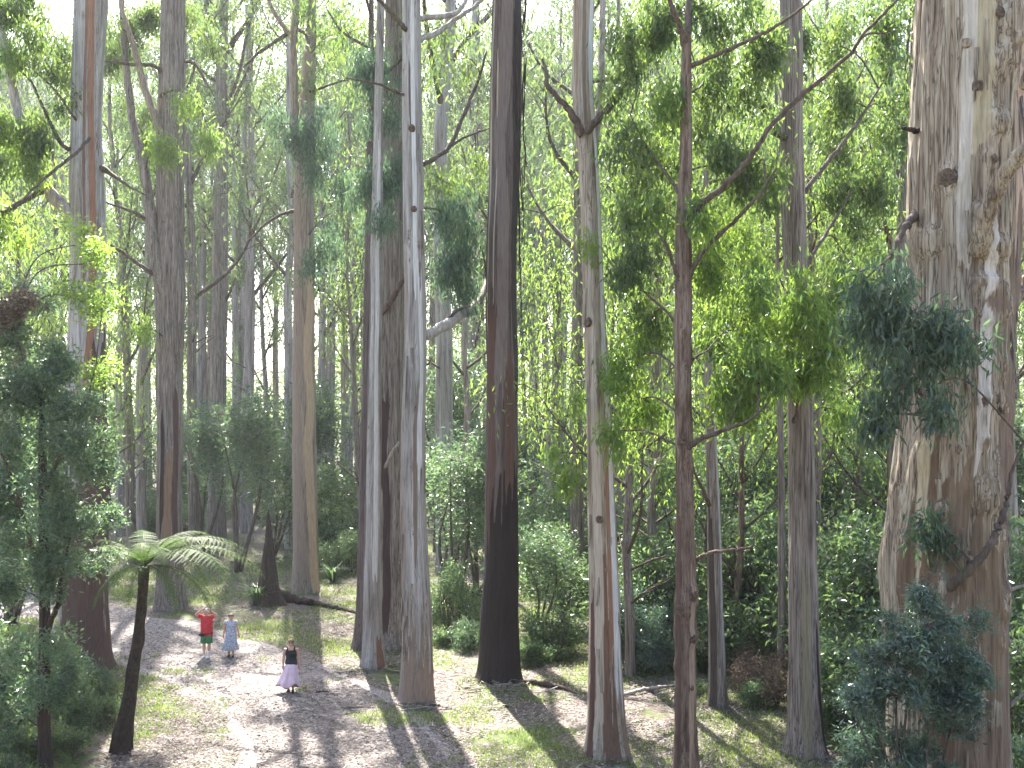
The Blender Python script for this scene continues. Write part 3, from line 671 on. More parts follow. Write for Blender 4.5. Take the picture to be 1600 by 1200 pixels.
# --- dark charred tree
Y8 = 33.3
t8 = Tree('gum_tree', 'massive dark charred gum with black bark ribbons hanging down its right side', P(782, 1065, Y8)[:2], seed=8)
t8.trunk(px_trunk([(793, -10, 46), (791, 120, 47), (788, 260, 47), (785, 380, 47), (784, 520, 48), (784, 700, 50), (783, 850, 52), (782, 980, 57), (781, 1065, 62)], Y8, 46), M['gum_char'],
         k=112, dz=.14, flare=.34, flute=.045, furrow=.03, lobes=6, stripes=[dict(a=0, w=179, z0=-1, z1=6.2, c=(.03, .021, .019), j=2.0), dict(a=20, w=26, z0=6, z1=10.5, c=(.125, .074, .058)), dict(a=-45, w=30, z0=5.0, z1=12.5, c=(.115, .068, .053)),
                                                                       dict(a=-62, w=8, z0=12, z1=24, c=(.42, .36, .3)), dict(a=-30, w=4, z0=12, z1=20, c=(.40, .34, .27)), dict(a=62, w=34, z0=9, z1=30, c=(.055, .042, .042)), dict(a=-5, w=30, z0=9.5, z1=24, c=(.185, .148, .135))])
def ribbons(t, Y, specs, mat):
    for (xa, ya, xb, yb, w, dy) in specs:
        m = 14; r = rng_(int(xa * 7 + yb))
        a, b = P(xa, ya, Y + dy) - t.base, P(xb, yb, Y + dy) - t.base
        tt = np.linspace(0, 1, m)
        c = a + (b - a) * tt[:, None] + np.stack([.05 * vnoise(tt * 5, xa, 0, 2), .05 * vnoise(tt * 5, xa, 9, 3), 0 * tt], -1)
        ph = r.uniform(0, 3) + tt * 2.0
        s_ = np.stack([np.cos(ph), np.sin(ph), 0 * ph], -1) * (w / 3200 * Y * (1 - .5 * tt))[:, None]
        n_ = np.stack([-np.sin(ph), np.cos(ph), 0 * ph], -1) * .004
        V = np.stack([c + s_ + n_, c - s_ + n_, c - s_ - n_, c + s_ - n_], 1).reshape(-1, 3)
        i = np.arange(m - 1)[:, None] * 4; j = np.arange(4)[None]; j2 = (j + 1) % 4
        F = np.stack([i + j, i + j2, i + 4 + j2, i + 4 + j], -1).reshape(-1, 4)
        obj('bark_ribbon', mesh('bark_ribbon', V, F, mat, True), t.root)
ribbons(t8, Y8, [(812, -20, 818, 190, 5, -.1), (816, -30, 820, 260, 4, 0), (808, 10, 815, 330, 4, -.25), (818, 20, 822, 140, 5, .1), (806, -10, 811, 420, 3, -.35), (814, 150, 817, 380, 3, -.1), (820, -10, 816, 90, 5, 0),
                 (811, 220, 813, 500, 3, -.25), (804, 60, 809, 300, 3, -.42), (818, 100, 821, 300, 3, .1), (800, -20, 806, 160, 3, -.45), (769, 0, 768, 120, 3, -.1)], M['burnt'])
t8.crown(30, 45, 6, 10)

# --- white-edged tree
Y10 = 25.6
t10 = Tree('gum_tree', 'pale gum forking into two dark branches, with a white edge and brown centre streak', P(946, 1185, Y10)[:2], seed=10)
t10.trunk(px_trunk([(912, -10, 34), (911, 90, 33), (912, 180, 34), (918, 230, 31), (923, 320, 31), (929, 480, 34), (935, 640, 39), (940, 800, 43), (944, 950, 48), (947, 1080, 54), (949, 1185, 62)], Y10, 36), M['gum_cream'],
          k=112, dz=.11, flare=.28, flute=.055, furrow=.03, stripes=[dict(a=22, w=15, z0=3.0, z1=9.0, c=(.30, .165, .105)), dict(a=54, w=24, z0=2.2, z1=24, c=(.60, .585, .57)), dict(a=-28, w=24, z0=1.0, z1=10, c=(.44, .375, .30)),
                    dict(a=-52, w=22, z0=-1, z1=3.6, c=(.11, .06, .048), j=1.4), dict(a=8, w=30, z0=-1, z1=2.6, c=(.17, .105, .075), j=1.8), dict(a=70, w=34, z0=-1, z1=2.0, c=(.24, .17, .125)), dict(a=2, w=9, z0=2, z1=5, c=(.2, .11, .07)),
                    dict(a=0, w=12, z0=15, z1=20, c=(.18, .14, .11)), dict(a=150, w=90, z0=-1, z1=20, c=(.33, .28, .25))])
px_branch(t10, Y10, [(910, 210, -.2, 16), (898, 188, -.3, 12), (884, 166, -.4, 10), (864, 145, -.5, 8), (855, 132, -.55, 8), (854, 115, -.6, 6), (847, 92, -.6, 4)])
px_branch(t10, Y10, [(916, 208, -.2, 14), (930, 190, -.3, 13), (962, 155, -.4, 11), (1000, 110, -.5, 9), (1025, 82, -.5, 7), (1048, 62, -.5, 3)])
px_branch(t10, Y10, [(920, 130, 0, 5), (940, 126, -.2, 5), (962, 124, -.3, 4), (978, 125, -.35, 2)])
px_branch(t10, Y10, [(930, 230, .3, 12), (937, 160, .4, 11), (940, 80, .4, 10), (942, 0, .4, 9), (943, -60, .4, 6)], M['branch_pale'], 10)
t10.foliage(985, 90, 30, 28, -.5, 12, 'leaf'); t10.foliage(925, 395, 9, 26, -.6, 4, 'leaf_bright')
t10.foliage(905, 620, 9, 22, -.4, 4, 'leaf_bright'); t10.foliage(890, 735, 22, 26, -.3, 10, 'leaf_bright'); t10.foliage(870, 710, 16, 16, -.2, 6, 'leaf_bright')
t10.leafout(per=34, L=.2, W=.048, spread=(.13, .13, .2))
flakes(t10, r_.uniform(1.5, 12, 14), r_.uniform(-70, 75, 14), M['gum_tan'], L=(.4, 1.2), seed=101)
t10.crown(22, 35, 4.5, 8)

# --- knotty slim tree
Y11 = 23
t11 = Tree('gum_tree', 'slim reddish knotty gum with side branches carrying bright hanging foliage', P(1071, 1243, Y11)[:2], seed=11)
PT11 = [(1073, 60, 15), (1073, 150, 16), (1072, 260, 19), (1067, 345, 25), (1067, 430, 24), (1067, 560, 25), (1069, 700, 26), (1070, 850, 29), (1071, 1000, 31), (1070, 1130, 33), (1070, 1243, 38)]
BL11 = [(1075, 722, 15), (1062, 950, 22), (1080, 930, 26), (1072, 958, 13), (1080, 995, 20), (1078, 1072, 12), (1062, 802, 14), (1078, 770, 16), (1055, 1040, 14), (1064, 690, 16), (1070, 575, 12), (1066, 520, 12), (1068, 1180, 12)]
t11.trunk(px_trunk(PT11, Y11, 17.3), M['gum_knot'], bumps=bumps_px(t11, PT11, Y11, BL11, .4),
          k=72, dz=.08, flare=.2, flute=.06, furrow=.04, knots=.5, stripes=[dict(a=30, w=22, z0=1, z1=5, c=(.36, .27, .2)), dict(a=-60, w=30, z0=0, z1=8, c=(.12, .078, .06))])
px_branch(t11, Y11, [(1072, 70, 0, 15), (1062, 40, -.2, 10), (1050, 12, -.4, 8), (1035, -30, -.6, 5)])
px_branch(t11, Y11, [(1073, 70, 0, 14), (1076, 30, .1, 11), (1078, -20, .2, 9), (1082, -120, .2, 6), (1084, -220, .2, 3)])
px_branch(t11, Y11, [(1078, 104, 0, 9), (1105, 92, -.3, 7), (1150, 72, -.7, 6), (1205, 45, -1, 5), (1262, 5, -1.2, 4), (1300, -40, -1.4, 2)])
px_branch(t11, Y11, [(1070, 350, -.2, 14), (1090, 325, -.5, 12), (1122, 298, -.8, 10), (1165, 255, -1, 8), (1206, 195, -1.2, 8), (1252, 150, -1.3, 8), (1288, 120, -1.4, 7), (1332, 80, -1.5, 6), (1352, 50, -1.6, 5), (1402, 0, -1.8, 4), (1430, -40, -1.9, 2)])
px_branch(t11, Y11, [(1330, 82, -1.5, 4), (1352, 55, -1.4, 4), (1380, 52, -1.3, 3), (1402, 48, -1.2, 1.5)])
px_branch(t11, Y11, [(1072, 445, 0, 10), (1085, 415, -.2, 8), (1110, 380, -.4, 7), (1148, 345, -.6, 6), (1190, 300, -.8, 5), (1215, 262, -1, 3)])
px_branch(t11, Y11, [(1062, 440, -.1, 8), (1052, 415, -.3, 6), (1042, 385, -.4, 5), (1025, 360, -.5, 3)])
px_branch(t11, Y11, [(1074, 702, -.1, 11), (1092, 688, -.3, 9), (1120, 676, -.5, 8), (1165, 660, -.8, 5), (1190, 640, -1, 3)])
px_branch(t11, Y11, [(1078, 565, 0, 5), (1090, 556, -.1, 4), (1105, 548, -.2, 2)])
px_branch(t11, Y11, [(1084, 878, 0, 8), (1108, 864, -.2, 6), (1140, 860, -.3, 5), (1172, 855, -.35, 3.5), (1178, 848, -.35, 2.5), (1175, 830, -.3, 1.5)], M['gum_knot'])
px_branch(t11, Y11, [(1060, 300, 0, 6), (1040, 270, .4, 5), (1010, 230, .9, 4), (985, 180, 1.2, 2)])
px_branch(t11, Y11, [(1062, 520, 0, 6), (1045, 490, .4, 5), (1010, 460, .8, 4), (985, 430, 1, 2)])
r_ = rng_(111)
for e in [(990, 110, 48, 90, 1.2, 50), (1000, 270, 52, 80, 1.5, 60), (985, 400, 38, 60, 1.2, 34), (1010, 500, 44, 60, 1.3, 34), (1130, 20, 60, 50, .5, 36), (1150, 150, 62, 70, 1, 56), (1130, 260, 46, 60, .6, 34),
          (1195, 60, 50, 60, .8, 34), (1030, 20, 40, 40, .8, 22), (1180, 270, 45, 60, .6, 30)]:
    t11.foliage(*e, leaf='leaf')
for e in [(1140, 400, 58, 70, .8, 50), (1150, 520, 66, 76, .6, 62), (1120, 620, 44, 50, .6, 30), (1190, 600, 44, 60, .5, 34), (975, 570, 34, 50, 1.3, 22), (1020, 330, 30, 50, .6, 16), (1035, 190, 26, 50, .2, 18), (1100, 330, 24, 40, -.2, 12), (1010, 620, 40, 40, 1.4, 18), (975, 660, 30, 34, 1.4, 14)]:
    t11.foliage(*e, leaf='leaf_bright')
t11.leafout(per=44, L=.21, W=.052, spread=(.19, .19, .24))

# --- stringy grey tree
Y12 = 25.8
t12 = Tree('gum_tree', 'stringy-barked grey gum with an even column and furrowed foot, left of the giant', P(1257, 1180, Y12)[:2], seed=12)
t12.trunk(px_trunk([(1236, 60, 34), (1237, 200, 37), (1243, 400, 37), (1250, 600, 38), (1254, 800, 40), (1257, 1000, 45), (1258, 1120, 50), (1258, 1180, 54)], Y12, 38), M['gum_grey'],
          k=112, dz=.12, flare=.4, flute=.04, furrow=.055, stripes=[dict(a=52, w=10, z0=.5, z1=3.8, c=DARK), dict(a=-15, w=24, z0=0, z1=5, c=(.25, .225, .16))])
px_branch(t12, Y12, [(1226, 215, -.2, 12), (1212, 205, -.5, 10), (1190, 160, -.9, 8), (1172, 100, -1.2, 6), (1160, 30, -1.4, 4)])
px_branch(t12, Y12, [(1258, 300, .1, 8), (1280, 270, .6, 7), (1320, 220, 1.4, 6), (1360, 160, 2, 4), (1390, 110, 2.4, 2)])
px_branch(t12, Y12, [(1258, 420, 0, 8), (1272, 395, .6, 6), (1300, 350, 1.4, 5), (1330, 300, 2, 3)])
px_branch(t12, Y12, [(1240, 660, -.3, 7), (1255, 600, -.9, 6), (1270, 560, -1.2, 5), (1285, 525, -1.4, 3)])
for e in [(1300, 40, 60, 60, 2, 44), (1380, 60, 50, 70, 2.5, 40), (1300, 160, 50, 60, 2.6, 40), (1375, 190, 46, 70, 3, 40), (1310, 290, 46, 60, 2.6, 40), (1380, 330, 44, 60, 3, 34), (1200, 320, 34, 60, 2, 24), (1240, 110, 50, 60, 1.6, 30), (1330, 400, 50, 40, 2.4, 26)]:
    t12.foliage(*e, leaf='leaf')
for e in [(1255, 480, 54, 56, -1.3, 54), (1285, 560, 46, 60, -1.2, 42), (1225, 570, 36, 44, -1, 24), (1320, 445, 30, 40, -1, 18), (1240, 420, 0.1, 20, -1.2, 3), (1320, 650, 26, 40, 1, 14)]:
    t12.foliage(*e, leaf='leaf_bright')
t12.leafout(per=44, L=.22, W=.054, spread=(.2, .2, .25))
t12.crown(20, 37, 5, 9)

# --- trunk between, and the thin one
Y13 = 30
t13 = Tree('gum_tree', 'short dark-footed grey trunk between the knotty slim gum and stringy gum', P(1121, 1110, Y13)[:2], seed=13)
t13.trunk(px_trunk([(1108, 560, 15), (1112, 700, 18), (1116, 850, 22), (1120, 1000, 24), (1122, 1110, 28)], Y13, 22), M['gum_grey'], k=56, dz=.16, flare=.25, furrow=.05, stripes=[dict(a=-35, w=35, z0=-1, z1=6, c=(.075, .06, .05)), dict(a=50, w=26, z0=1, z1=10, c=(.42, .38, .35))])
px_branch(t13, Y13, [(1108, 790, -.2, 7), (1098, 765, -.4, 6), (1086, 740, -.6, 4), (1080, 710, -.7, 2)])
t13.crown(15, 21, 3, 6, L=.2, W=.05)
Y14 = 32
t14 = Tree('gum_tree', 'thin pole-like trunk just left of the stringy grey gum', P(1222, 1082, Y14)[:2], seed=14)
t14.trunk(px_trunk([(1216, 480, 8), (1219, 640, 9), (1221, 800, 11), (1222, 950, 12), (1222, 1082, 15)], Y14, 19), M['gum_grey'], k=28, dz=.2, flare=.2)
t14.crown(13, 18, 2.5, 5, L=.2, W=.05)

# --- the giant
Y15 = 19
t15 = Tree('giant_gum_tree', 'giant mottled gum trunk covered in burls, tallest and widest of all', P(1478, 1350, Y15)[:2], seed=15)
t15.lobe = 1.6
PT15 = [(1520, -20, 160), (1516, 100, 162), (1510, 220, 160), (1505, 330, 158), (1502, 450, 152), (1497, 560, 152), (1488, 680, 158), (1480, 800, 172), (1474, 890, 180), (1476, 960, 172), (1480, 1060, 168), (1482, 1200, 172), (1484, 1360, 190)]
BL15 = [(1455, 292, 34), (1522, 215, 40), (1500, 385, 46), (1495, 345, 30), (1528, 400, 38), (1498, 455, 26), (1502, 412, 18), (1524, 52, 22), (1542, 105, 36), (1478, 95, 20), (1492, 160, 22), (1562, 150, 34),
                               (1535, 640, 30), (1548, 712, 34), (1523, 718, 20), (1500, 690, 20), (1498, 765, 46), (1520, 625, 24), (1398, 838, 22), (1440, 790, 26), (1526, 985, 30), (1535, 930, 44), (1500, 630, 26), (1465, 700, 16), (1530, 830, 30), (1512, 270, 26), (1470, 870, 34), (1420, 900, 30)]
t15.trunk(px_trunk(PT15, Y15, 40), M['gum_giant'], bumps=bumps_px(t15, PT15, Y15, BL15 + [(1470, 540, 40), (1515, 480, 60), (1450, 920, 60), (1560, 60, 60)]),
          k=240, dz=.07, flare=.2, flute=.045, furrow=.045, knots=.14, stripes=[dict(a=-24, w=10, z0=11.0, z1=17, c=(.52, .47, .40)), dict(a=5, w=10, z0=8.0, z1=12.4, c=(.55, .50, .45)), dict(a=48, w=22, z0=2, z1=12, c=(.20, .145, .11)), dict(a=66, w=14, z0=5, z1=9, c=(.55, .51, .48)),
                    dict(a=-35, w=30, z0=1.5, z1=7.2, c=(.15, .10, .065), j=1.5), dict(a=-46, w=9, z0=5.5, z1=8.8, c=(.46, .38, .26)), dict(a=10, w=40, z0=4.5, z1=7.2, c=(.21, .15, .10), j=2), dict(a=20, w=50, z0=-1, z1=3.5, c=(.22, .155, .11)),
                    dict(a=-5, w=12, z0=13, z1=20, c=(.42, .36, .24)), dict(a=40, w=12, z0=12, z1=20, c=(.46, .34, .26))])
def burl(t, px, py, w, Y, mat=None, seed=0, flat=.6, hole=True):
    p = P(px, py, Y) - t.base
    a = t.cl[np.argmin(np.abs(t.cl[:, 2] - p[2]))]
    dx = np.clip((p[0] - a[0]) / a[3], -.97, .97); th = math.asin(dx)
    n = np.array([math.sin(th), -math.cos(th), 0]); c = np.array([a[0], a[1], p[2]]) + n * a[3] * .99
    R = .75 * w / 3200 * Y; k, m = 16, 8; c = c + n * .12 * R
    u = np.linspace(0, math.pi * .55, m); ph = np.arange(k) / k * 2 * math.pi
    s_ = np.array([math.cos(th), math.sin(th), 0]); z_ = np.array([0, 0, 1.])
    U, PH = np.meshgrid(u, ph, indexing='ij')
    prof = np.cos(U) * flat
    if hole: prof = prof - .45 * flat * np.exp(-(U / .35) ** 2)
    rr = 1 + .22 * vnoise(np.cos(PH) * 1.5 + seed, np.sin(PH) * 1.5, U * 2, seed) + .08 * np.sin(U * 14 + PH)
    V = c + R * ((np.sin(U) * np.cos(PH) * rr)[..., None] * s_ + (np.sin(U) * np.sin(PH) * rr * 1.15)[..., None] * z_ + ((prof - .05) * rr)[..., None] * n)
    i = np.arange(m - 1)[:, None] * k; j = np.arange(k)[None]; j2 = (j + 1) % k
    F = np.stack([i + j, i + j2, i + k + j2, i + k + j], -1).reshape(-1, 4)
    obj('burl', mesh('burl', V.reshape(-1, 3), F, mat or M['burl'], True), t.root)
for q, (x, y, w) in enumerate(BL15):
    burl(t15, x, y, w, Y15, mat=(t15.mat if q % 5 in (1, 3, 4) else None), seed=q * 3 + 1, hole=q % 3 != 1, flat=.45 + .3 * ((q * 37) % 10) / 10)
px_branch(t15, Y15, [(1528, 395, -.9, 34), (1538, 350, -1.15, 30), (1552, 310, -1.35, 26), (1575, 265, -1.6, 24), (1605, 232, -1.9, 22), (1650, 190, -2.3, 18), (1720, 120, -3, 12)], M['gum_giant'], 14)
px_branch(t15, Y15, [(1480, 922, -1.0, 16), (1500, 905, -1.2, 14), (1535, 868, -1.3, 13), (1560, 825, -1.3, 11), (1574, 780, -1.2, 9), (1580, 740, -1.2, 6), (1600, 690, -1.2, 3)])
px_branch(t15, Y15, [(1545, 935, -.3, 9), (1570, 925, -.5, 7), (1605, 912, -.7, 5), (1640, 895, -.8, 3)], M['branch_pale'])
px_branch(t15, Y15, [(1545, 1112, -.3, 14), (1566, 1110, -.4, 9), (1582, 1098, -.5, 7), (1600, 1082, -.6, 5), (1625, 1060, -.7, 3)], M['branch_pale'])
px_branch(t15, Y15, [(1436, 330, 0, 16), (1418, 350, -.4, 12), (1404, 372, -.8, 9), (1392, 400, -1.2, 6)])
px_branch(t15, Y15, [(1440, 205, -.1, 10), (1420, 202, -.3, 7), (1408, 200, -.4, 4)], M['burnt'])
px_branch(t15, Y15, [(1560, 520, .2, 20), (1585, 470, .4, 18), (1602, 440, .5, 16), (1640, 380, .6, 12)], M['gum_giant'], 10)
for e in [(1395, 445, 52, 50, -1.6, 44), (1450, 510, 58, 60, -1.9, 46), (1380, 550, 60, 74, -1.6, 54), (1450, 600, 62, 56, -2, 40), (1370, 630, 46, 46, -1.4, 24), (1340, 470, 40, 60, -1.3, 26), (1500, 560, 40, 50, -2, 16)]:
    t15.foliage(*e, leaf='leaf_blue', dep=.7)
t15.foliage(1475, 830, 30, 34, -1.3, 16, 'leaf_blue', dep=.2); t15.foliage(1440, 845, 14, 16, -1.2, 6, 'leaf_blue', dep=.2)
t15.leafout(per=20, L=.21, W=.048, spread=(.14, .14, .18))
flakes(t15, rng_(151).uniform(2, 16, 50), rng_(152).uniform(-75, 80, 50), M['gum_giant'], L=(.3, 1.3), W=(.015, .05), seed=153, out=.06)
flakes(t15, rng_(154).uniform(4, 16, 40), rng_(155).uniform(25, 85, 40), M['gum_grey'], L=(.5, 1.8), W=(.01, .035), seed=156, out=.07)
t15.crown(22, 38, 7, 9)
for q, (x, y, w) in enumerate(BL11):
    burl(t11, x, y, w, Y11, seed=200 + q, flat=.7, hole=q % 2 == 0)
for q, (x, y, w) in enumerate([(918, 505, 18), (935, 810, 14), (648, 330, 12), (645, 205, 14)]):
    tt = t10 if x > 800 else t7; burl(tt, x, y, w, Y10 if x > 800 else Y7, seed=300 + q)

# ------------------------------------------------------------------ background eucalypts from shared shapes
def far_proto(seed, H=42, r0=.45, lo=.36, rad=5.5, nlimb=11, per=57, mat='gum_far', leaf='leaf_far', L=.36, W=.085):
    r = rng_(seed)
    zz = np.linspace(-.4, H * .93, 9); w = np.cumsum(r.normal(size=(9, 2)) * .16, 0); w -= w[0]
    ctrl = np.concatenate([w, zz[:, None], (r0 * (1 - .8 * (zz / H).clip(0) ** 1.1))[:, None]], 1)
    V, F, col, cl = trunk_arrays(ctrl, 26, .55, seed, .3, .07, .04)
    tr = mesh('trunk', V, F, M[mat], True, vcol=col)
    br = []; cents = []
    for q in range(nlimb):
        z = H * (lo + (.93 - lo) * (q + r.random() * .8) / nlimb)
        a = cl[np.argmin(np.abs(cl[:, 2] - z))]; az = q * 2.4 + r.normal() * .5
        fr = (z / H - lo) / (1 - lo)
        ln = rad * (1.1 - .45 * fr) * r.uniform(.7, 1.25)
        d = np.array([math.cos(az), math.sin(az), r.uniform(.7, 1.5)])
        p1 = a[:3] + d * ln * .4 + r.normal(size=3) * .2; p2 = a[:3] + d * ln * .85 + [0, 0, .2 * ln]
        rb = min(.14, a[3] * .55)
        qd = smooth_path(np.array([[*a[:3], rb], [*p1, rb * .65], [*p2, rb * .2]]), 10)
        mb = MB(); mb.tube(qd[:, :3], qd[:, 3], 5, cap=False)
        for _ in range(7):
            b = qd[r.integers(3, 10)]; e = b[:3] + unit(r.normal(size=3) + d * .5) * ln * r.uniform(.18, .42)
            mb.tube([b[:3], (b[:3] + e) / 2 + [0, 0, .15], e], [max(.02, b[3] * .5), .02, .01], 3, cap=False)
            cents += [e + r.normal(size=3) * .55 for _ in range(3)]
        br.append(mb.mesh('branch', M['branch']))
    for _ in range(5):   # dead lower twigs
        z = H * r.uniform(.12, lo); a = cl[np.argmin(np.abs(cl[:, 2] - z))]; az = r.uniform(0, 6.28); ln = r.uniform(1, 2.6)
        d = np.array([math.cos(az), math.sin(az), r.uniform(.2, .8)]); mb = MB()
        mb.tube([a[:3], a[:3] + d * ln * .5 + [0, 0, .1], a[:3] + d * ln], [.05, .035, .012], 4, cap=False); br.append(mb.mesh('branch', M['branch']))
    cr = leaf_mesh('crown', r, np.array(cents), per, (.5, .5, .55), L, W, M[leaf], 1.0, .5)
    thin = leaf_mesh('crown', r, np.array(cents)[::2], per * .56, (.5, .5, .55), L, W, M[leaf], 1.0, .5)
    return tr, br, cr, thin
FAR = [far_proto(501, 42, .45, .36, 5.5), far_proto(502, 46, .5, .42, 6.5, per=52), far_proto(503, 36, .36, .30, 4.5, 10, per=60), far_proto(504, 44, .42, .5, 6, 9, per=52), far_proto(505, 34, .3, .34, 4.5, 10, per=57, mat='gum_grey'), far_proto(506, 40, .42, .45, 5.5, 9, per=48, mat='gum_pale')]
YOUNG = [far_proto(511, 19, .17, .2, 3.2, 13, 19, 'gum_grey', 'leaf_bright', .24, .058), far_proto(512, 23, .2, .25, 3.6, 13, 19, 'gum_grey', 'leaf', .24, .058), far_proto(513, 16, .14, .18, 2.8, 12, 19, 'gum_knot', 'leaf_bright', .22, .056)]
FAR += YOUNG
auto = []      # (thing, apparent x, look) for labels that name a thing by its neighbours
def far_tree(k, x, y, s, rz, look='far', label=None, nolimb=0, crown=True):
    tr, br, cr, thin = FAR[k]
    ap = 800 + 1600 * x / y
    if y < 92 and k < 6: cr = thin
    root = thing('gum_tree', label or '', 'tree', (x, y, gz(x, y)), rz, (s * (.82 if y > 90 else 1), s * (.82 if y > 90 else 1), s), 'trees standing back in the forest')
    obj('trunk', tr, root)
    for b in br: obj('branch', b, root)
    if crown: obj('crown', cr, root)
    if not label: auto.append((root, 800 + 1600 * x / y, look, y))
    return root
R_ = random.Random(5)
NAMED = [ # px, Y, width px, proto, label
    (455, 70, 17, 5, 'white-barked trunk peeping out just left of the tan gum'),
    (697, 58, 36, 5, 'broad pale leaning gum behind the strip-barked grey trunk'),
    (210, 62, 14, 4, 'grey trunk standing left of the furrowed forked gum, nearer its double neighbour'),
    (224, 66, 15, 2, 'second slender trunk beside the furrowed forked gum'),
    (187, 78, 13, 2, 'thin grey trunk just right of the red-streaked gum'),
    (306, 68, 21, 4, 'straight brown trunk between the furrowed gum and slim straight gum'),
    (386, 80, 19, 0, 'forking grey trunk right of the slim straight gum, before the white sky gap'),
    (413, 95, 11, 2, 'very thin trunk standing in the bright white sky gap'),
    (902, 47, 22, 4, 'dark brown trunk partly hidden behind the white-edged forked gum'),
    (1019, 42, 14, 2, 'slender grey trunk between the forked gum and the knotty gum'),
    (973, 62, 16, 4, 'dark distant trunk just right of the forked gum'),
    (995, 66, 17, 4, 'dark distant trunk left of the slender grey trunk beside the knotty gum'),
    (1315, 46, 18, 4, 'grey trunk behind the round shrubs between stringy gum and giant'),
    (1388, 34, 24, 4, 'reddish dark trunk tucked behind the left edge of the giant'),
    (1578, 36, 14, 2, 'thin trunk showing just right of the giant'),
    (855, 66, 12, 2, 'slim grey trunk midway between the charred gum and forked gum'),
    (835, 72, 13, 0, 'pale trunk next to the right side of the charred gum'),
    (727, 62, 13, 2, 'thin trunk left of the charred gum, beside the leaning pale gum'),
    (742, 75, 14, 0, 'grey trunk almost touching the left side of the charred gum'),
    (500, 88, 15, 0, 'hazy trunk directly right of the tan gum'),
    (520, 100, 14, 3, 'second hazy trunk right of the tan gum'),
    (545, 92, 15, 1, 'third hazy trunk right of the tan gum'),
]
for px, Yd, w, k, lab in NAMED:
    r0 = [.45, .5, .36, .42, .3, .42][k]; s = min(1.35, max(.65, (w / 3200 * Yd) / (r0 * .93)))
    far_tree(k, (px - 800) / 1600 * Yd, Yd, s, R_.uniform(0, 6.28), label=lab)
for px, Yd, k, s_ in [(985, 34, 6, 1), (1035, 39, 7, 1), (1150, 36, 8, 1), (1185, 42, 6, 1.05), (1290, 37, 7, 1), (1340, 41, 6, 1.1), (1400, 38, 8, 1.1), (1120, 48, 7, 1.1), (960, 46, 8, 1), (1245, 47, 6, 1.1), (1415, 50, 7, 1.1), (1600, 40, 7, 1), (1560, 52, 7, 1.1), (880, 56, 6, 1.1), (1060, 56, 7, 1.2), (20, 45, 6, 1.05), (75, 52, 7, 1.1), (-60, 42, 7, 1.1), (560, 58, 7, 1), (160, 60, 6, 1)]:
    far_tree(k, (px - 800) / 1600 * Yd, Yd, s_, R_.uniform(0, 6.28), 'leafy young gum')
placed = [((px - 800) / 1600 * Yd, Yd) for px, Yd, *_ in NAMED]
for _ in range(4000):
    if len(placed) > 22 + 92: break
    y = R_.uniform(60, 175) if R_.random() < .35 else R_.uniform(98, 168); px = R_.uniform(-50, 1650); x = (px - 800) / 1600 * y
    if y < 88 and (250 < px < 620 or R_.random() < .45): continue
    if 395 < px < 450 and y < 150: continue
    if 290 < px < 335 and y < 120: continue
    if min(math.hypot(x - a, y - b) for a, b in placed) < 5.2: continue
    placed.append((x, y)); far_tree(R_.randrange(6), x, y, R_.uniform(.8, 1.1) if y < 88 else R_.uniform(1.1, 1.55), R_.uniform(0, 6.28))

for _ in range(600):
    if len(placed) > 22 + 92 + 34: break
    y = R_.uniform(108, 168); px = R_.uniform(-40, 760); x = (px - 800) / 1600 * y
    if 395 < px < 450 and y < 150: continue
    if min(math.hypot(x - a, y - b) for a, b in placed) < 3.6: continue
    placed.append((x, y)); far_tree(R_.randrange(6), x, y, R_.uniform(1.05, 1.5), R_.uniform(0, 6.28))
for _ in range(600):
    if len(placed) > 22 + 92 + 34 + 24: break
    y = R_.uniform(116, 165); px = R_.uniform(790, 1450); x = (px - 800) / 1600 * y
    if min(math.hypot(x - a, y - b) for a, b in placed) < 3.6: continue
    placed.append((x, y)); far_tree(R_.randrange(6), x, y, R_.uniform(1.15, 1.6), R_.uniform(0, 6.28))
# ------------------------------------------------------------------ shrubs and small trees
def shrub_proto(seed, h, rad, nst, leaf, n, per, L, W, droop=.2, jit=.7, spread=.16, shape='bush'):
    r = rng_(seed); stems = []; nodes = []; cents = []
    for q in range(nst):
        az = r.uniform(0, 6.28); e = np.array([math.cos(az) * rad * r.uniform(.1, .6), math.sin(az) * rad * r.uniform(.1, .6), h * r.uniform(.6, .92)])
        m_ = e * .5 + r.normal(size=3) * .06 * h; b = np.array([math.cos(az) * .08, math.sin(az) * .08, -.1])
        qd = smooth_path(np.array([[*b, .012 + .012 * h], [*m_, .008 + .007 * h], [*e, .006]]), 9)
        mb = MB(); mb.tube(qd[:, :3], qd[:, 3], 5); stems.append(mb.mesh('stem', M['branch'])); nodes.append(qd)
    ND = np.concatenate(nodes)
    lobes = [(unit(r.normal(size=3)) * [rad * .6, rad * .6, h * .28] + [0, 0, h * (.62 if shape == 'tree' else .52)]) for _ in range(7)]
    for q in range(n):
        lb = lobes[r.integers(7)]
        p = lb + unit(r.normal(size=3)) * (r.random() ** .4) * np.array([rad * .5, rad * .5, h * (.2 if shape == 'tree' else .26)])
        p[2] = max(p[2], .12 * h); cents.append(p)
    mb = MB()
    for p in cents[::2]:
        a = ND[np.argmin(np.linalg.norm(ND[:, :3] - p, axis=1))][:3]
        mb.tube([a, (a + p) / 2 + [0, 0, .05], p], [.01, .007, .004], 3, cap=False)
    return stems, leaf_mesh('foliage', r, np.array(cents), per, (spread,) * 3, L, W, M[leaf], droop, jit, out=np.array([0, 0, h * .4]), twigs=mb)
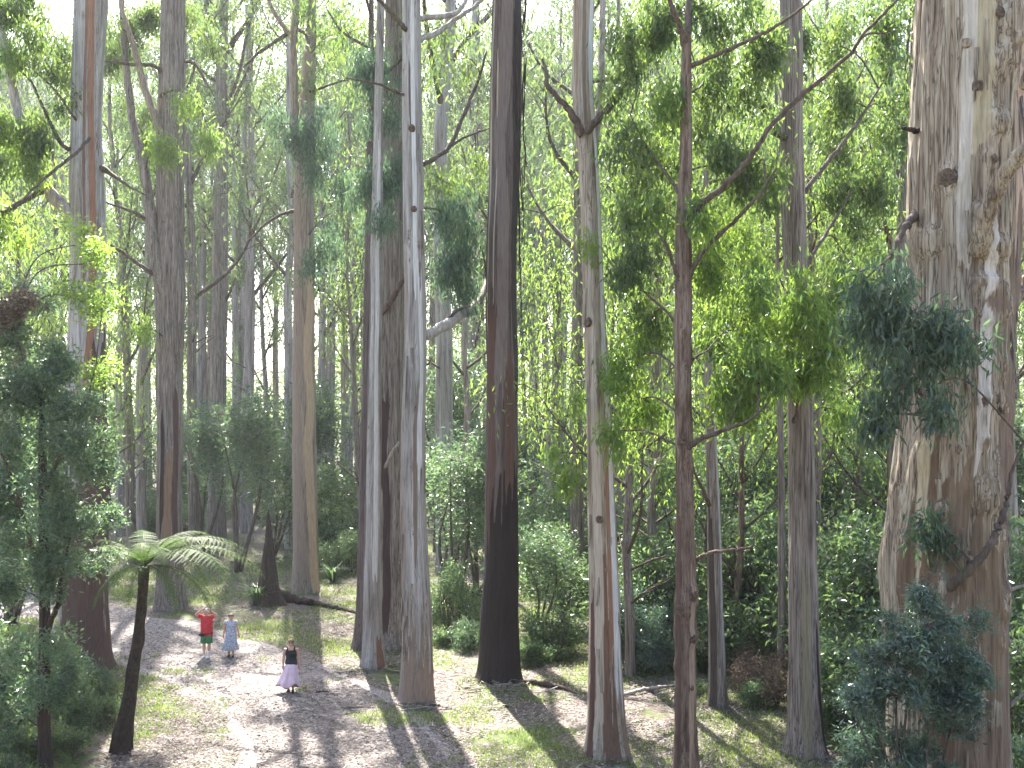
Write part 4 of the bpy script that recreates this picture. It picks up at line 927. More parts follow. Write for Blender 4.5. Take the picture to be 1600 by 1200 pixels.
SH = {
 'wattle': [shrub_proto(601, 6.5, 2.2, 3, 'leaf_wattle', 210, 26, .21, .062, .1, .8, .26, 'tree'), shrub_proto(602, 5.2, 1.9, 4, 'leaf_wattle', 190, 26, .20, .06, .1, .8, .24, 'tree')],
 'bush': [shrub_proto(603, 3.2, 1.7, 6, 'leaf_shrub', 150, 26, .19, .08, .1, .8, .2), shrub_proto(604, 2.6, 1.6, 6, 'leaf_shrub', 140, 26, .18, .075, 0, .8, .19), shrub_proto(605, 3.8, 1.8, 7, 'leaf_shrub', 170, 26, .20, .08, .3, .8, .22)],
 'gloss': [shrub_proto(606, 3.0, 1.5, 6, 'leaf_gloss', 190, 36, .16, .055, .25, .7, .15)],
 'twiggy': [shrub_proto(607, 1.5, 1.0, 9, 'leaf_dead', 60, 36, .13, .03, .2, .9, .15)],
 'low': [shrub_proto(608, 1.1, .9, 6, 'leaf_wattle', 70, 44, .12, .038, -.4, .7, .13), shrub_proto(609, .8, .8, 6, 'leaf_shrub', 60, 40, .12, .045, -.3, .7, .12)],
}
LOOK = {'wattle': 'feathery green wattle', 'bush': 'leafy green bush', 'gloss': 'glossy dark shrub', 'twiggy': 'dry reddish twiggy shrub', 'low': 'low green shrub'}
NAMEK = {'wattle': 'wattle_tree', 'bush': 'bush', 'gloss': 'shrub', 'twiggy': 'shrub', 'low': 'shrub'}
def shrub(kind, x, y, s, rz=None, label=None, k=None):
    pr = SH[kind]; st, fo = pr[R_.randrange(len(pr)) if k is None else k]
    root = thing(NAMEK[kind], label or '', 'shrub' if kind != 'wattle' else 'small tree', (x, y, gz(x, y)), R_.uniform(0, 6.28) if rz is None else rz, (s, s, s * R_.uniform(.9, 1.1)), 'understorey shrubs')
    for q in st: obj('stem', q, root)
    obj('foliage', fo, root)
    if not label: auto.append((root, 800 + 1600 * x / y, LOOK[kind], y))
    return root
def sh_px(kind, px, Yd, s, label=None, k=None): return shrub(kind, (px - 800) / 1600 * Yd, Yd, s, label=label, k=k)
for a in [('wattle', 372, 58, 1.5), ('wattle', 312, 64, 1.35), ('wattle', 425, 66, 1.25), ('bush', 508, 62, 1.5), ('bush', 540, 68, 1.6), ('bush', 455, 72, 1.4), ('bush', 515, 56, .8), ('bush', 548, 58, .85),
          ('wattle', 715, 44, 1.25), ('wattle', 690, 50, 1.2), ('wattle', 745, 52, 1.1), ('bush', 700, 41, .7), ('low', 735, 38, .9), ('low', 690, 39, .8),
          ('wattle', 838, 40, .75), ('bush', 880, 43, 1.0), ('bush', 860, 37.5, .75), ('low', 830, 36, 1.1), ('low', 870, 36.5, 1.0), ('wattle', 850, 54, 1.2), ('bush', 895, 52, 1.3),
          ('bush', 995, 38, 1.1), ('gloss', 985, 35.5, .9), ('bush', 1035, 36.5, 1.0), ('gloss', 1020, 34.5, .75), ('wattle', 1000, 48, 1.1), ('wattle', 1045, 46, 1.2),
          ('wattle', 1150, 40, 1.25), ('bush', 1165, 35, 1.25), ('bush', 1195, 37, 1.3), ('bush', 1145, 38, 1.1), ('twiggy', 1165, 31, .85), ('twiggy', 1195, 31.5, .9), ('twiggy', 1215, 30, .8), ('low', 1180, 30, .7), ('low', 1085, 31.5, .6),
          ('bush', 1320, 33, 1.35), ('bush', 1360, 31, 1.35), ('wattle', 1300, 42, 1.2), ('wattle', 1370, 44, 1.3), ('bush', 1300, 30, .9), ('low', 1310, 27, 1.0), ('twiggy', 1300, 28.5, .8), ('bush', 1340, 27.5, .9), ('gloss', 1385, 25.5, .9),
          ('bush', 1590, 30, 1.3), ('bush', 1620, 26, 1.1), ('wattle', 1600, 40, 1.3), ('low', 1590, 22.5, 1.1), ('bush', 1640, 34, 1.3),
          ('wattle', 20, 42, 1.3), ('wattle', -40, 36, 1.3), ('bush', 60, 52, 1.2), ('wattle', 205, 88, 1.3), ('bush', 240, 84, 1.4), ('bush', 290, 80, 1.2), ('bush', 225, 74, .9),
          ('low', 120, 27.5, .9), ('low', 150, 28.5, .8), ('low', 100, 25.5, .9), ('low', 45, 25, 1.0), ('bush', 20, 27, 1.0), ('low', 160, 31.5, .8), ('low', 20, 23.2, .8), ('bush', 75, 30, .9)]:
    sh_px(*a)
for _ in range(12):
    y = R_.uniform(34, 60); px = R_.uniform(815, 1430); kind = R_.choice(['wattle', 'bush', 'bush'])
    if abs(px - 945) < 25 or abs(px - 1070) < 15: continue
    sh_px(kind, px, max(y, 36 if px < 1000 else 33.5), R_.uniform(.7, 1.05))
for _ in range(90):
    y = R_.uniform(62, 150); px = R_.uniform(-30, 1640)
    if y < 80 and 150 < px < 460: continue
    kind = R_.choice(['wattle', 'wattle', 'bush']); sh_px(kind, px, y, R_.uniform(1.2, 1.9))

# the leafy small tree at the left edge and the glossy shrub in front of the giant
YS = 24
s1 = Tree('small_tree', 'dense small-leaved tree with a dark stem filling the left edge', P(70, 1220, YS)[:2], 'small tree', seed=31)
s1.trunk(px_trunk([(64, 590, 6), (66, 640, 9), (66, 700, 12), (69, 860, 15), (70, 1000, 17), (68, 1110, 18), (72, 1220, 21)], YS, 0), M['burnt'], k=28, dz=.14, flare=.3)
px_branch(s1, YS, [(72, 990, 0, 9), (82, 965, -.1, 9), (92, 940, -.2, 8), (96, 900, -.3, 6), (110, 840, -.4, 3)], M['burnt'])
px_branch(s1, YS, [(64, 900, 0, 8), (40, 820, -.2, 7), (15, 740, -.4, 5), (-10, 680, -.5, 3)]); px_branch(s1, YS, [(66, 780, 0, 8), (95, 710, -.3, 6), (130, 640, -.5, 4), (150, 570, -.6, 2)])
px_branch(s1, YS, [(66, 640, 0, 7), (40, 570, -.2, 5), (20, 500, -.3, 3)])
for e in [(40, 560, 46, 50, 0, 60), (20, 640, 44, 60, -.3, 64), (85, 640, 50, 56, -.2, 64), (50, 730, 60, 60, -.2, 76), (120, 720, 46, 46, -.4, 46), (30, 830, 50, 56, -.2, 60), (95, 800, 46, 44, -.3, 50), (135, 640, 30, 50, -.5, 26), (90, 560, 34, 40, 0, 34),
          (20, 930, 30, 60, 0, 26), (80, 880, 36, 40, -.4, 26), (150, 800, 30, 34, -.4, 22), (100, 1010, 40, 36, -.3, 16), (20, 1060, 30, 60, 0, 22), (60, 1060, 40, 40, -.5, 22), (45, 460, 40, 50, 0.3, 32), (140, 870, 30, 30, -.2, 14), (150, 700, 34, 50, -.5, 30), (10, 720, 40, 80, .2, 40), (110, 900, 36, 50, -.3, 24), (25, 1130, 40, 50, 0, 26), (120, 1060, 40, 40, -.3, 20)]:
    s1.foliage(*e, leaf='leaf_wattle')
for e in [(140, 420, 28, 44, .6, 18), (145, 500, 24, 36, .5, 14), (120, 370, 26, 40, .8, 14), (160, 460, 16, 30, .5, 8), (155, 580, 28, 40, .2, 14)]: s1.foliage(*e, leaf='leaf_bright')
s1.foliage(30, 470, 34, 26, -.6, 26, 'leaf_dead')
s1.leafout(per=52, L=.13, W=.042, spread=(.17, .17, .15), droop=.25, jit=.8, twig_r=.004)
YG = 16.5
s2 = Tree('glossy_shrub', 'dark glossy-leaved shrub growing in front of the foot of the giant trunk', P(1440, 1300, YG)[:2], 'shrub', seed=32)
for q, (a, b) in enumerate([((1400, 1000), 5), ((1440, 960), 6), ((1490, 1000), 6), ((1360, 1080), 5), ((1330, 1100), 4), ((1500, 1080), 5)]):
    e = P(*a, YG + .2 * (q % 3 - 1)); bb = s2.base + [.1 * (q - 2.5), .1 * (q % 2), 0]
    s2.branch([bb, (bb + e) / 2 + s2.r.normal(size=3) * .1, e], [.04, .025, .01], name='stem', k=6)
for e in [(1430, 985, 60, 46, 0, 60), (1395, 1040, 64, 46, 0, 60), (1475, 1040, 62, 50, 0, 60), (1440, 1100, 80, 50, 0, 54), (1350, 1090, 46, 50, 0, 30), (1515, 1080, 40, 60, .1, 30), (1420, 1160, 90, 50, .2, 40), (1340, 1170, 50, 50, .2, 26), (1490, 1170, 50, 60, .2, 26), (1415, 945, 40, 30, 0, 18), (1500, 1000, 34, 50, .2, 20)]:
    s2.foliage(*e, leaf='leaf_gloss', dep=.55)
s2.leafout(per=46, L=.12, W=.032, spread=(.09, .09, .08), droop=.25, jit=.8, twig_r=.003)

# ------------------------------------------------------------------ tree fern
def frond_mesh(seed, L=2.3, a0=55, a1=-50, pl=.42):
    r = rng_(seed); n = 30; t = np.linspace(0, 1, n); an = np.radians(a0 + (a1 - a0) * t ** 1.15)
    ds = L / (n - 1); x = np.concatenate([[0], np.cumsum(np.cos(an[:-1]) * ds)]); z = np.concatenate([[0], np.cumsum(np.sin(an[:-1]) * ds)])
    sw = .12 * r.normal() * t ** 2
    pts = np.stack([x, sw, z], -1); mb = MB(); mb.tube(pts, .014 * (1 - .85 * t), 4, cap=False)
    V = []; 
    for q in range(3, n):
        tan = np.array([math.cos(an[q]), 0, math.sin(an[q])]); up = np.array([-math.sin(an[q]), 0, math.cos(an[q])])
        ln = pl * math.sin(math.pi * min(1, .1 + .9 * t[q]) ** .8) ** .8 + .02
        for sd in (-1, 1):
            d = unit(np.array([0, sd, 0]) + tan * .35 - np.array([0, 0, .25]) + r.normal(size=3) * .06)
            side = unit(np.cross(d, up)); m = max(3, int(ln / .03))
            for w in range(m):
                s_ = (w + .5) / m; c = pts[q] + d * ln * s_ - np.array([0, 0, .10 * ln * s_ ** 2])
                pw = (.046 * (1 - s_) + .006) * (.6 + ln)
                for e in (-1, 1):
                    tip = c + side * e * pw + d * pw * .4; h_ = d * ln / m * .42
                    V.append([c - h_, tip - h_ * .3, tip + h_ * .3, c + h_])
    V = np.array(V).reshape(-1, 3); mb.add(V, np.arange(len(V)).reshape(-1, 4))
    nf = sum(len(f) for f in mb.F4)
    return mb.mesh('frond', M['frond'], smooth=False, fattr=r.random(nf) * .4 + .4)
FR = [frond_mesh(701, 2.5, 48, -48, .4), frond_mesh(702, 2.9, 36, -58, .42), frond_mesh(703, 2.3, 58, -36, .38), frond_mesh(704, 2.3, 5, -82, .34)]
YF = 25.8
fb = P(190, 1180, YF); fb[2] = gz(fb[0], fb[1])
fern = thing('tree_fern', 'tree fern with a dark leaning trunk and arching fronds beside the path', 'tree fern', tuple(fb))
ft = px_trunk([(226, 885, 15), (222, 940, 14), (215, 1000, 15), (207, 1060, 15), (196, 1120, 20), (189, 1160, 30), (187, 1185, 34)], YF, 0); ft[:, :3] -= fb
V, F, col, fcl = trunk_arrays(ft, 40, .05, 33, .1, .06, .13, knots=.6); obj('trunk', mesh('trunk', V, F, M['fern_trunk'], True, vcol=col), fern)
tip = fcl[-1, :3]
for q, (az, k, s, tilt) in enumerate([(-5, 1, 1.25, 0), (18, 0, 1.15, 0), (48, 2, 1, 0), (80, 0, .95, 0), (112, 2, 1, 0), (140, 1, .9, 0), (168, 0, .82, 0), (192, 2, .9, 0), (215, 0, .9, 0), (245, 1, .95, 0), (272, 3, .7, 0), (300, 0, 1, 0), (325, 1, 1, 0), (342, 2, 1, 0), (8, 3, 1, 0), (232, 3, .8, 0), (318, 3, .9, 0), (150, 3, .7, 0), (-28, 1, 1.2, 0), (35, 1, 1.05, 0), (-12, 0, 1.25, 0), (200, 1, .8, 0), (285, 2, .9, 0), (350, 3, 1.05, 0), (262, 0, .8, 0)]):
    o = obj('frond', FR[k], fern, tuple(tip + [0, 0, .02]), math.radians(az), s)
for q, (px, py, s) in enumerate([(15, 1190, .55), (110, 1215, .5), (1590, 1180, .5)]):
    b = G(px, py); root = thing('ground_fern', ['bright low fern tucked into the bottom left corner', 'small low fern at the foot of the tree fern', 'low fern at the right edge beside the giant trunk'][q], 'fern', (b[0], b[1], gz(*b)))
    for w in range(9): obj('frond', FR[w % 3], root, (0, 0, 0), w * .7 + q, s * R_.uniform(.8, 1.1))

# ------------------------------------------------------------------ burnt stump, fallen logs, bark heap
b = P(420, 945, 47.6)[:2]
st = thing('burnt_stump', 'tall pointed burnt stump beside the foot of the tan gum', 'stump', (*b, gz(*b)))
V, F, col, _ = trunk_arrays([[0, 0, -.2, .62], [0, 0, .8, .44], [0, 0, 2.2, .27], [.02, 0, 3.4, .13], [-.03, 0, 4.1, .06], [-.02, 0, 4.4, .03]], 48, .07, 41, .55, .16, .24)
obj('trunk', mesh('trunk', V, F, M['burnt'], True, vcol=col), st)
def tussock(label, px, py, h, n=90, seed=0):
    r = rng_(seed); g = G(px, py); V = []
    for _ in range(n):
        a = r.uniform(0, 6.28); o_ = r.uniform(.05, .9) * h; hh = h * r.uniform(.6, 1.0); w = .022 * h
        d = np.array([math.cos(a), math.sin(a), 0]); sd = np.array([-d[1], d[0], 0]) * w
        p = [d * .1 * h, d * (.1 * h + o_ * .35) + [0, 0, hh * .7], d * (.1 * h + o_) + [0, 0, hh * r.uniform(.55, 1.0)]]
        V += [p[0] - sd, p[0] + sd, p[1] + sd, p[1] - sd, p[1] - sd, p[1] + sd, p[2] + sd * .2, p[2] - sd * .2]
    root = thing('grass_tussock', label, 'grass tussock', (*g, gz(*g)))
    obj('foliage', mesh('foliage', np.array(V), np.arange(len(V)).reshape(-1, 4), M['leaf_shrub'], False, fattr=r.random(len(V) // 4)), root)
tussock('strappy green tussock growing against the burnt stump', 402, 948, 1.3, seed=4)
tussock('bright tussock behind the tan gum in the sunny clearing', 520, 912, 1.2, seed=5)
tussock('strappy tussock right of the charred gum among the low shrubs', 1098, 1050, 1.0, seed=6)
tussock('tussock growing before the fallen log beside the charred gum', 725, 965, 1.0, seed=7)
def log(name, label, pts, mat, k=14, cat='log'):
    p = np.array(pts, float); b = p[0, :3].copy()
    for q in p: q[2] = gz(q[0], q[1]) + q[2]
    b = p[0, :3].copy(); root = thing(name, label, cat, tuple(b)); p[:, :3] -= b
    q = smooth_path(p, 34); lr = rng_(int(abs(b[0]) * 100)); q[1:-1, 3] *= lr.uniform(.72, 1.25, 32); q[1:-1, :3] += lr.normal(size=(32, 3)) * .12 * q[1:-1, 3:4]
    mb = MB(); mb.tube(q[:, :3], q[:, 3], k, lump=.35, seed=int(abs(b[0]) * 10)); mb.build('trunk', mat, root); return root
def L_(px, py, h, w):
    g = G(px, py); return [g[0], g[1], h, w / 3200 * g[1]]
lg = log('fallen_log', 'dark burnt log slanting down beside the tan gum into the grass', [L_(430, 938, .42, 13), L_(446, 940, .22, 15), L_(464, 943, .12, 12), L_(490, 947, .12, 9), L_(522, 953, .08, 7), L_(562, 962, .05, 4)], M['burnt'])
lg2 = log('fallen_log', 'thin broken log lying left of the charred gum', [L_(672, 950, .2, 12), L_(700, 948, .35, 14), L_(745, 945, .5, 12), L_(790, 942, .5, 8)], M['burnt'])
log('fallen_branch', 'bleached fallen branch on the shaded floor between forked and knotty gums', [L_(975, 1092, .06, 5), L_(1010, 1086, .12, 6), L_(1055, 1078, .08, 5)], M['branch_pale'], 7, 'branch')
log('fallen_branch', 'dark fallen branch running right from the foot of the charred gum', [L_(822, 1072, .08, 10), L_(850, 1076, .1, 9), L_(885, 1083, .06, 6), L_(900, 1090, .03, 3)], M['branch'], 8, 'branch')
log('fallen_branch', 'leaning dead stick propped in the dark shrubs right of the forked gum', [L_(978, 1042, .1, 4), L_(1000, 1030, .5, 4), L_(1022, 1015, 1.0, 3)], M['branch'], 6, 'branch')
log('fallen_stick', 'short pale stick lying on the path beside the woman in pink', [L_(492, 1089, .05, 2.5), L_(502, 1088, .07, 2.6), L_(512, 1087, .05, 1.6)], M['branch'], 6, 'stick')
log('fallen_stick', 'dark stick lying across the sunlit path', [L_(540, 1122, .05, 2.2), L_(555, 1121, .06, 2.4), L_(572, 1119, .05, 1.4)], M['branch'], 6, 'stick')
rr = rng_(45)
for q, (px, py, n) in enumerate([(775, 1078, 26), (870, 1088, 14), (652, 1108, 18), (585, 1050, 10)]):
    c = G(px, py); root = thing('bark_heap', ['heap of shed bark in front of the charred gum', 'small pile of shed bark right of the charred gum', 'ring of shed bark at the shaggy grey foot', 'shed bark lying at the slim silvery foot'][q], 'bark', (*c, gz(*c)))
    for w in range(n):
        ln, wd = rr.uniform(.25, .9), rr.uniform(.02, .06); mb = MB(); a = rr.uniform(-.6, .6) + (math.pi if rr.random() < .5 else 0)
        d = np.array([math.cos(a), math.sin(a), rr.normal() * .12]); p = np.array([rr.normal() * .8, rr.normal() * .3, .03 + .06 * rr.random()]); p[2] += gz(c[0] + p[0], c[1] + p[1]) - gz(*c)
        s_ = unit(np.cross(d, [0, 0, 1])); tt = np.linspace(-.5, .5, 4); c_ = p + d * (tt * ln)[:, None] + np.array([0, 0, .12 * rr.random()]) * (tt ** 2)[:, None] * 2
        Vq = np.stack([c_ + s_ * wd, c_ + [0, 0, .012], c_ - s_ * wd, c_ - [0, 0, .006]], 1).reshape(-1, 3); i = np.arange(3)[:, None] * 4; j = np.arange(4)[None]; j2 = (j + 1) % 4
        obj('bark_strip', mesh('bark_strip', Vq, np.stack([i + j, i + j2, i + 4 + j2, i + 4 + j], -1).reshape(-1, 4), M['gum_tan'] if w % 3 else M['gum_pale'], True), root)

# the far wood that closes the view
def far_wood():
    r = rng_(81); n = 9500
    y = r.uniform(165, 270, n); x = r.uniform(-.62, .62, n) * y
    top = 27 + 9 * vnoise(x / 9, y / 15, 0, 5) - 13 * np.exp(-((800 + 1600 * x / y - 430) / 90) ** 2)
    z = ground_z(x, y) + top * r.random(n) ** .8
    o = obj('far_woodland', leaf_mesh('far_woodland', r, np.stack([x, y, z], -1), 13, (1.6, 1.6, 1.3), 1.0, .42, M['leaf_far'], .5, .8))
    tag(o, 'distant hazy woodland closing the view between the trunks', 'woodland', kind='stuff')
far_wood()

# ------------------------------------------------------------------ people
M['skin'] = plain('skin', (.52, .30, .22), .55, .08, 20); M['hair_brown'] = plain('hair_brown', (.12, .07, .045), .6, .3, 60); M['hair_grey'] = plain('hair_grey', (.15, .13, .115), .6, .3, 60)
M['hair_white'] = plain('hair_white', (.62, .58, .54), .6, .2, 60)
M['red'] = plain('red_cotton', (.52, .035, .045), .85, .15, 9); M['green'] = plain('green_cotton', (.045, .17, .075), .85, .15, 9); M['black'] = plain('black_cloth', (.014, .015, .024), .8, .3, 9)
M['pink'] = plain('pink_cotton', (.70, .53, .62), .85, .08, 9); M['shoe'] = plain('dark_shoe', (.03, .022, .02), .5, .2, 9); M['white'] = plain('white_cotton', (.72, .72, .74), .8, .06, 9)
M['dress'] = plain('printed_dress', (.12, .16, .27), .85, .1, 26, col2=(.62, .66, .72)); M['lens'] = plain('dark_lens', (.02, .012, .012), .2, .1, 5); M['lip'] = plain('lip', (.36, .12, .11), .5, .1, 5); M['eye'] = plain('eye', (.05, .035, .03), .2, .1, 5)
def remesh(o, v):
    m = o.modifiers.new('remesh', 'REMESH'); m.mode = 'VOXEL'; m.voxel_size = v; m.use_smooth_shade = True
    s = o.modifiers.new('smooth', 'SMOOTH'); s.factor = .5; s.iterations = 3
def loft(rings, k=28, fold=0, nf=9, seed=0):
    """rings (cx, cy, z, rx, ry, foldamp) -> closed solid"""
    R = np.array([[*q, *([0] * (6 - len(q)))] for q in rings], float); n = len(R); th = np.arange(k) / k * 2 * math.pi
    w = 1 + R[:, 5:6] * (np.cos(nf * th + seed)[None] + .5 * np.cos((nf + 4) * th + 2 * seed)[None])
    V = np.stack([R[:, 0:1] + R[:, 3:4] * np.cos(th) * w, R[:, 1:2] + R[:, 4:5] * np.sin(th) * w, R[:, 2:3] + 0 * w], -1).reshape(-1, 3)
    i = np.arange(n - 1)[:, None] * k; j = np.arange(k)[None]; j2 = (j + 1) % k
    F = np.stack([i + j, i + j2, i + k + j2, i + k + j], -1).reshape(-1, 4)
    V = np.concatenate([V, [R[0, :3], R[-1, :3]]]); jj = np.arange(k)
    T = np.concatenate([np.stack([np.full(k, n * k), (jj + 1) % k, jj], -1), np.stack([np.full(k, n * k + 1), (n - 1) * k + jj, (n - 1) * k + (jj + 1) % k], -1)])
    return V, F, T
def arm(mb, sh, el, wr, hd, r=(.052, .042, .03), side=1):
    mb.tube(smooth_path([[*sh, r[0]], [*((np.array(sh) + el) / 2), r[0] * .95], [*el, r[1]], [*((np.array(el) + wr) / 2), r[1]], [*wr, r[2]]], 16)[:, :3], np.interp(np.linspace(0, 1, 16), [0, .25, .5, .7, 1], [r[0], r[0], r[1], r[1], r[2]]), 10)
    wr, hd = np.array(wr, float), np.array(hd, float); d = unit(hd - wr); s_ = unit(np.cross(d, [0.2 * side, 1, 0.1])); nn = np.cross(s_, d)
    mb.tube([wr, wr + d * .05, wr + d * .09], [.028, .036, .032], 8)                         # palm
    for q, (o_, ln) in enumerate(((-.028, .062), (-.010, .075), (.009, .080), (.027, .070))):
        b = wr + d * .085 + s_ * o_; mb.tube([b, b + d * ln * .55 + nn * .004, b + d * ln * .9 + nn * .02], [.0095, .009, .0075], 6)
    b = wr + d * .03 - s_ * .03; mb.tube([b, b + d * .03 - s_ * .025, b + d * .06 - s_ * .03], [.012, .011, .008], 6)   # thumb
def head(mb, c, h=.22):
    c = np.array(c, float)
    mb.ell(c, (.075, .09, .112), 14, 10); mb.ell(c + [0, -.018, -.065], (.052, .062, .05), 12, 8)
    mb.tube([c + [0, -.085, .01], c + [0, -.108, -.022], c + [0, -.088, -.032]], [.008, .013, .010], 6)
    for s_ in (-1, 1): mb.ell(c + [s_ * .077, .012, -.01], (.010, .02, .03), 8, 6)
def face(root, c, eyes=True):
    c = np.array(c, float)
    if eyes:
        for s_ in (-1, 1):
            mb = MB(); mb.ell(c + [s_ * .03, -.084, .012], (.012, .008, .007), 8, 6); mb.build('eye', M['eye'], root)
    mb = MB(); mb.ell(c + [0, -.082, -.062], (.024, .008, .007), 8, 6); mb.build('mouth', M['lip'], root)
def person(label, px, py, hpx, rz, cat='person'):
    g = G(px, py); s = 1.0
    root = thing('person', label, cat, (g[0], g[1], float(floor_z(g[0], g[1]))), rz); return root, hpx / 1600 * g[1]
def legs(mb, hips, knees, ankles, toes):
    for h_, k_, a_, t_ in zip(hips, knees, ankles, toes):
        mb.tube(smooth_path([[*h_, .085], [*k_, .055], [*a_, .036]], 14)[:, :3], np.interp(np.linspace(0, 1, 14), [0, .5, .68, 1], [.088, .056, .06, .036]), 10)
        a_, t_ = np.array(a_), np.array(t_); mb.tube([a_ + [0, .02, -.03], (a_ + t_) / 2 - [0, 0, .02], t_], [.036, .036, .025], 8)
def shoes(root, ankles, toes, mat, name='shoe'):
    for a_, t_ in zip(ankles, toes):
        a_, t_ = np.array(a_, float), np.array(t_, float); mb = MB(); b = a_ + [0, .045, -.045]
        mb.tube([b, (b + t_) / 2 + [0, 0, .006], t_ + [0, -.015, 0], t_ + [0, -.03, 0]], [.04, .046, .042, .02], 10); mb.build(name, mat, root)
# woman in front
w1, hh = person('woman in black tank top and long pink skirt walking towards the viewer', 455, 1088, 83, math.radians(6))
s = hh / 1.63; w1.scale = (s, s, s)
mb = MB(); V, F, T = loft([(0, 0, .82, .17, .13), (0, 0, .95, .165, .125), (0, 0, 1.08, .14, .105), (0, 0, 1.22, .155, .115), (0, 0, 1.33, .165, .10), (0, 0, 1.38, .12, .075), (0, 0, 1.41, .06, .055)]); mb.add(V, F, T)
mb.tube([[0, .01, 1.36], [0, 0, 1.46]], [.055, .05], 10); head(mb, (0, -.012, 1.525))
arm(mb, (-.165, 0, 1.35), (-.225, .02, 1.10), (-.235, -.06, .86), (-.235, -.1, .70)); arm(mb, (.165, 0, 1.35), (.225, .03, 1.10), (.235, .02, .86), (.235, 0, .70))
la, lt = [(-.09, .08, .09), (.06, -.09, .10)], [(-.09, -.05, .04), (.065, -.22, .06)]
legs(mb, [(-.09, 0, .86), (.09, 0, .86)], [(-.09, .0, .48), (.07, -.06, .49)], la, lt)
o = mb.build('body', M['skin'], w1); remesh(o, .009)
mb = MB(); V, F, T = loft([(0, 0, .84, .19, .145), (0, 0, .95, .185, .142), (0, 0, 1.08, .158, .12), (0, -.008, 1.20, .175, .135), (0, 0, 1.29, .168, .118), (0, 0, 1.31, .15, .108)]); mb.add(V, F, T)
for s_ in (-1, 1): mb.tube([[s_ * .10, -.095, 1.28], [s_ * .105, -.05, 1.375], [s_ * .105, .02, 1.40], [s_ * .10, .08, 1.30]], [.028, .026, .026, .03], 8)
o = mb.build('tank_top', M['black'], w1); remesh(o, .01)
mb = MB(); V, F, T = loft([(0, 0, .90, .18, .14), (-.012, 0, .80, .205, .165, .02), (-.04, 0, .62, .235, .19, .06), (-.07, 0, .42, .285, .24, .08), (-.10, 0, .28, .33, .275, .10), (-.11, 0, .225, .345, .285, .11), (-.11, 0, .235, .335, .275, .11)], 72, nf=7, seed=1); V[:, 2] += np.where(V[:, 2] < .5, (.5 - V[:, 2]) * (.25 * np.sin(V[:, 0] * 14) - .5 * np.clip(V[:, 0] - .05, 0, 1)), 0); mb.add(V, F, T); mb.build('skirt', M['pink'], w1)
mb = MB(); mb.ell((0, .018, 1.55), (.09, .10, .105), 16, 10); mb.ell((0, .035, 1.49), (.088, .085, .085), 14, 8); mb.tube([[-.075, -.05, 1.59], [0, -.085, 1.605], [.075, -.05, 1.59]], [.03, .03, .03], 8); o = mb.build('hair', M['hair_brown'], w1); remesh(o, .012)
gl = MB(); [gl.ell((q * .034, -.098, 1.535), (.03, .01, .02), 10, 6) for q in (-1, 1)]; gl.tube([[-.085, -.01, 1.54], [-.06, -.09, 1.54], [0, -.106, 1.54], [.06, -.09, 1.54], [.085, -.01, 1.54]], [.006] * 5, 6); gl.build('sunglasses', M['lens'], w1)
face(w1, (0, -.012, 1.525), False); shoes(w1, la, lt, M['shoe'])
# man in red
m1, hh = person('man in red shirt and green shorts standing with both hands raised to his head', 323, 1035, 77, math.radians(-4))
s = hh / 1.72; m1.scale = (s, s, s)
mb = MB(); V, F, T = loft([(0, 0, .86, .18, .13), (0, 0, 1.0, .185, .14), (0, 0, 1.15, .19, .14), (0, 0, 1.30, .20, .13), (0, 0, 1.42, .19, .10), (0, 0, 1.47, .12, .075), (0, 0, 1.50, .06, .06)]); mb.add(V, F, T)
mb.tube([[0, .01, 1.44], [0, 0, 1.55]], [.062, .058], 10); head(mb, (0, -.012, 1.60))
for q in (-1, 1): arm(mb, (q * .185, 0, 1.43), (q * .37, -.05, 1.51), (q * .16, -.08, 1.68), (q * .03, -.05, 1.725), side=q)
la, lt = [(-.085, .02, .09), (.085, -.02, .09)], [(-.10, -.14, .035), (.10, -.17, .035)]
legs(mb, [(-.09, 0, .90), (.09, 0, .90)], [(-.09, -.01, .49), (.095, -.02, .49)], la, lt)
o = mb.build('body', M['skin'], m1); remesh(o, .009)
mb = MB(); V, F, T = loft([(0, 0, .80, .225, .165, .02), (0, 0, .95, .215, .165, .01), (0, 0, 1.15, .212, .162), (0, 0, 1.30, .215, .15), (0, 0, 1.43, .195, .115), (0, 0, 1.48, .11, .08)], nf=6); mb.add(V, F, T)
for q in (-1, 1): mb.tube([[q * .15, 0, 1.42], [q * .22, -.012, 1.45], [q * .29, -.03, 1.475]], [.085, .08, .078], 12)
o = mb.build('shirt', M['red'], m1); remesh(o, .01)
mb = MB(); V, F, T = loft([(0, 0, .70, .175, .14), (0, 0, .85, .20, .15), (0, 0, .98, .19, .145)]); mb.add(V, F, T)
for q in (-1, 1): mb.tube([[q * .09, 0, .86], [q * .098, -.01, .68], [q * .105, -.012, .52]], [.11, .112, .115], 14)
o = mb.build('shorts', M['green'], m1); remesh(o, .012)
mb = MB(); mb.ell((-.12, -.16, .835), (.115, .06, .055), 14, 8); mb.tube([[-.23, 0, .86], [-.19, -.13, .85], [0, -.175, .87], [.19, -.13, .89], [.23, 0, .89]], [.014] * 5, 6); mb.build('waist_bag', M['black'], m1)
mb = MB(); mb.ell((0, .012, 1.64), (.09, .10, .095), 16, 10); o = mb.build('hair', M['hair_white'], m1)
face(m1, (0, -.012, 1.60)); shoes(m1, la, lt, M['white'])
for a_ in la:
    mb = MB(); a_ = np.array(a_); mb.tube([a_ + [0, .01, -.04], a_ + [0, .005, .06], a_ + [0, .0, .17]], [.046, .046, .056], 10); mb.build('sock', M['white'], m1)
